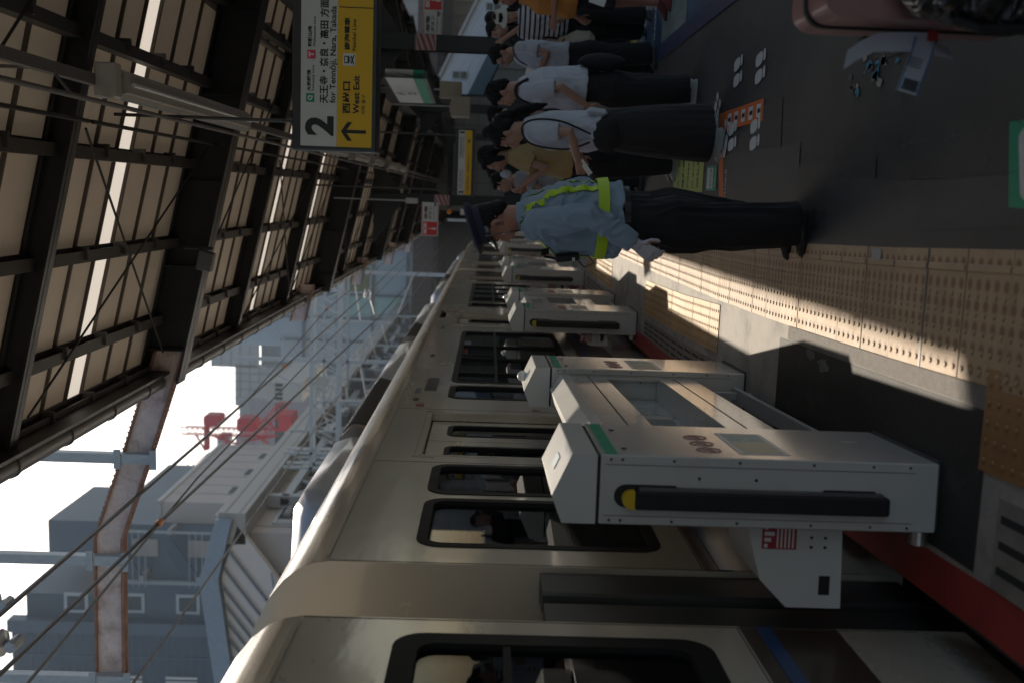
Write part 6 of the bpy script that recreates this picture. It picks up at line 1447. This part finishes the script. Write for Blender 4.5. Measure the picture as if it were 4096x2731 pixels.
# ------------------------------------------------ 8.. people farther back
far = [
 ('person in black raising a bent arm to the face, right of the striped canopy column', (1.95, 12.4), 120, 1.72, 'short', blackc, {'L': ((-.30, .1, 1.2), (-.08, .2, 1.5)), 'R': ((.25, 0, 1.1), (.2, .1, .9))}, .6, None),
 ('person in a black cap and face mask just behind the white bucket hat', (2.15, 12.9), 170, 1.74, 'short', blackc, None, .7, 'mask'),
 ('person in dark clothes, face showing between mustard top and white T-shirts', (.72, 12.2), 165, 1.72, 'short', blackc, None, .8, None),
 ('person in a pale grey top holding a dark phone, half hidden behind the guard cap', (.16, 10.9), 95, 1.60, 'short', mat('pale_grey_cotton', (.26, .26, .27), .85), {'L': ((-.2, .1, 1.15), (-.05, .26, 1.3)), 'R': ((.2, .1, 1.15), (.04, .26, 1.28))}, .7, None),
 ('person in dark clothes standing behind the white T-shirts, left of the canopy column', (1.05, 13.4), 80, 1.68, 'short', greyc, None, .8, None),
 ('person in dark clothes at the back, farthest behind the long haired woman', (.35, 14.6), 100, 1.66, 'bob', blackc, None, .8, None),
 ('person in a navy jacket at the back, left of the farthest person', (.62, 16.2), 185, 1.70, 'short', navy, None, 1.6, None),
 ('person partly cut off at the top edge, reddish face above the orange T-shirt', (2.52, 11.3), 110, 1.72, 'short', blackc, None, .7, None)]
for i, (lab, (x, y), fa, H, hr, tp, ar, slv, ex_) in enumerate(far):
    Q, A, Hd, yaw, P, k = person(lab, (x, y, 0), math.radians(fa), H=H, sleeve=slv, top=tp, topc='shirt', bottom='trousers', botc=blackc, shoe=blacks, hair=hr, arms=ar, vox=.012, build_=1.1, seed=20 + i)
    if ex_ == 'mask':
        m = MB(); m.ell(Hd(0, .075, -.05), (.055, .045, .045), yaw); m.build('face_mask', blackc, Q, smooth=60)
        m = MB(); m.ell(Hd(0, -.02, .06), (.09, .11, .075), yaw); m.ell(Hd(0, .10, .055), (.06, .06, .008), yaw); m.build('cap', blackc, Q, smooth=60)
# passengers standing inside the train
for i, (x, y, fa, hh, tp) in enumerate([(-2.1, 5.35, 0, 1.66, whitet), (-1.95, 5.95, 200, 1.7, greyc), (-2.3, 8.9, 90, 1.62, whitet), (-2.2, 3.05, 30, 1.66, blackc), (-2.1, 10.2, 60, 1.6, navy), (-2.4, 4.6, 100, 1.6, shirtb)]):
    person(['passenger in white inside the train behind the second window', 'passenger in dark grey inside the train by the nearest door', 'passenger in white inside the train behind the wide window', 'passenger in black inside the near car in front of the yellow sheet', 'passenger in navy inside the train behind the wide window', 'passenger in pale blue inside the train behind the window nearest the gap'][i],
        (x, y, .0), math.radians(fa), H=hh, sleeve=.7, top=tp, topc='shirt', bottom='trousers', botc=blackc, shoe=blacks, hair='short', vox=.013, seed=40 + i, group='passengers inside the train')

# ================================================================== SUITCASE WITH BACKPACK AND TAGS
pink = mat('pink_shell', (.30, .155, .14), .38, var=.05, coat=.25)
sc = thing('suitcase', 'dusty pink hard shell suitcase with black trim at the top right corner of the photo', 'suitcase', (.55, 2.95, 0))
def rbox(mb, x0, x1, y0, y1, z0, z1, r, n=5):
    q = []
    for cx_, cz_, a0 in ((x1 - r, z1 - r, 0), (x0 + r, z1 - r, 90), (x0 + r, z0 + r, 180), (x1 - r, z0 + r, 270)):
        for i in range(n + 1):
            a = math.radians(a0 + 90 * i / n); q.append((cx_ + r * math.cos(a), cz_ + r * math.sin(a)))
    mb.prism(q, 1, y0, y1)
m = MB(); rbox(m, .518, 1.03, 2.85, 3.00, .07, .725, .06); m.build('front_shell', pink, sc, world=True, smooth=40, bevel=.02)
m = MB(); rbox(m, .518, 1.03, 3.018, 3.15, .07, .725, .06); m.build('rear_shell', pink, sc, world=True, smooth=40, bevel=.02)
m = MB(); rbox(m, .512, 1.036, 2.998, 3.02, .064, .731, .06); m.build('trim', black, sc, world=True, smooth=40, bevel=.004)
for (xx, yy) in ((.58, 2.9), (.58, 3.1), (.98, 2.9), (.98, 3.1)):
    m = MB(); m.tube([(xx - .012, yy, .032), (xx + .012, yy, .032)], .030, 14); m.box(xx - .02, xx + .02, yy - .02, yy + .02, .05, .075); m.build('wheel', black, sc, world=True)
m = MB(); m.box(.480, .494, 2.99, 3.03, .34, .56); m.build('side_handle', black, sc, world=True, bevel=.006)
m = MB(); [m.tube([(xx, 3.05, .72), (xx, 3.05, 1.0)], .009, 8) for xx in (.66, .9)]; m.box(.64, .92, 3.035, 3.065, 1.0, 1.03); m.build('pull_handle', dgrey, sc, world=True)
puffy = mat('shiny_black_puffer', (.012, .011, .010), .25, var=.2, coat=.4, bump=.5, bs=18)
bp_ = thing('backpack', 'shiny black padded backpack resting against the front of the pink suitcase', 'backpack', (.80, 2.78, 0))
m = MB()
m.loft([(V(.82, 2.76, .05), .20, .06), (V(.82, 2.75, .15), .245, .09), (V(.82, 2.75, .35), .24, .10), (V(.82, 2.77, .50), .20, .085), (V(.82, 2.79, .56), .12, .05)], 24, pw=2.8)
for z in (.2, .33, .45): m.ell((.80, 2.69, z), (.19, .055, .055), nu=16, nv=10)
for p in range(len(m.v)): m.v[p] = (m.v[p][0] - .90, m.v[p][1] - 2.78, m.v[p][2])
evaled(m, .008, 'bag', puffy, bp_, 2, fold=.012, fscale=(14, 14, 22))
m = MB(); m.tube([(.50, 2.72, .42), (.475, 2.70, .36), (.48, 2.70, .22)], .012, 6); m.tube([(.64, 2.67, .5), (.70, 2.64, .58), (.78, 2.66, .6)], .012, 6); m.box(.465, .50, 2.70, 2.72, .27, .31); m.build('strap', black, bp_, world=True)
tg = thing('luggage_tag', 'white luggage tag strips with a blue edged barcode flap on the suitcase handle', 'luggage tag', (.49, 2.98, .4))
tagm = mat('tag_paper', (.50, .52, .58), .5, var=.05); blu = mat('tag_blue', (.04, .16, .33), .5)
def ribb(pts, width, mtl, nm, par, wd=V(0, 0, 1)):
    m = MB(); vs = []
    for p in pts: vs += [p - wd * width / 2, p + wd * width / 2]
    n_ = len(vs); th = V(0, -.0012, 0); vs += [v + th for v in vs]
    fs = []
    for i in range(len(pts) - 1): a = 2 * i; fs += [(a, a + 1, a + 3, a + 2), (n_ + a, n_ + a + 2, n_ + a + 3, n_ + a + 1), (a, a + 2, n_ + a + 2, n_ + a), (a + 1, n_ + a + 1, n_ + a + 3, a + 3)]
    m.add(vs, fs); return m.build(nm, mtl, par, world=True, smooth=60)
y_ = 2.975
ribb([V(0.480, y_, .37), V(0.478, y_, .46), V(0.472, y_ - .01, .53), V(0.447, y_ - .02, .58), V(0.417, y_ - .03, .62)], .055, tagm, 'upper_strip', tg, V(1, 0, -.15).normalized())
bf = ribb([V(0.487, y_ - .004, .385), V(0.432, y_ - .015, .40), V(0.372, y_ - .03, .425), V(0.332, y_ - .04, .44)], .062, tagm, 'barcode_flap', tg, V(.25, 0, 1).normalized())
for off in (-.029, .029):
    w0 = V(.25, 0, 1).normalized() * off; ribb([V(0.487, y_ - .0065, .385) + w0, V(0.432, y_ - .0175, .40) + w0, V(0.372, y_ - .0325, .425) + w0, V(0.332, y_ - .0425, .44) + w0], .004, blu, 'blue_edge', tg, V(.25, 0, 1).normalized())
m = MB()
for k_ in range(16):
    t_ = k_ / 16; w0 = V(.25, 0, 1).normalized(); c0 = w0 * (-.022 + .044 * t_); a = V(0.370, y_ - .034, .4255) + c0; b_ = V(0.338, y_ - .0425, .4385) + c0
    m.tube([a, b_], .0008 if k_ % 3 else .0013, 4)
for k_ in range(4):
    a = V(.43 - k_ * .008, y_ - .0255 - k_ * .002, .4135 + k_ * .003); w0 = V(.25, 0, 1).normalized(); m.tube([a - w0 * .02, a + w0 * .02], .0009, 4)
m.build('barcode', textm, tg, world=True)
m = MB(); m.obox((.497, y_ - .006, .365), (.03, .0015, .03)); m.build('red_mark', mat('tag_red', (.35, .03, .03), .5), tg, world=True)
ribb([V(0.477, y_, .36), V(0.462, y_ - .015, .34), V(0.437, y_ - .025, .335)], .05, tagm, 'folded_end', tg, V(.2, 0, 1).normalized())
# ================================================================== HAZE
hz = MB(); hz.box(-70, 50, -16, 330, -2.9, 48)
ho = hz.build('haze', bpy.data.materials.new('haze'), None); tag(ho, kind='stuff')
hm = ho.data.materials[0]; hm.use_nodes = True; hN = hm.node_tree.nodes; hN.remove(hN['Principled BSDF'])
pv = hN.new('ShaderNodeVolumePrincipled'); pv.inputs['Color'].default_value = (.80, .90, 1, 1); pv.inputs['Density'].default_value = .00045; pv.inputs['Anisotropy'].default_value = .3
hm.node_tree.links.new(pv.outputs[0], hN['Material Output'].inputs['Volume'])
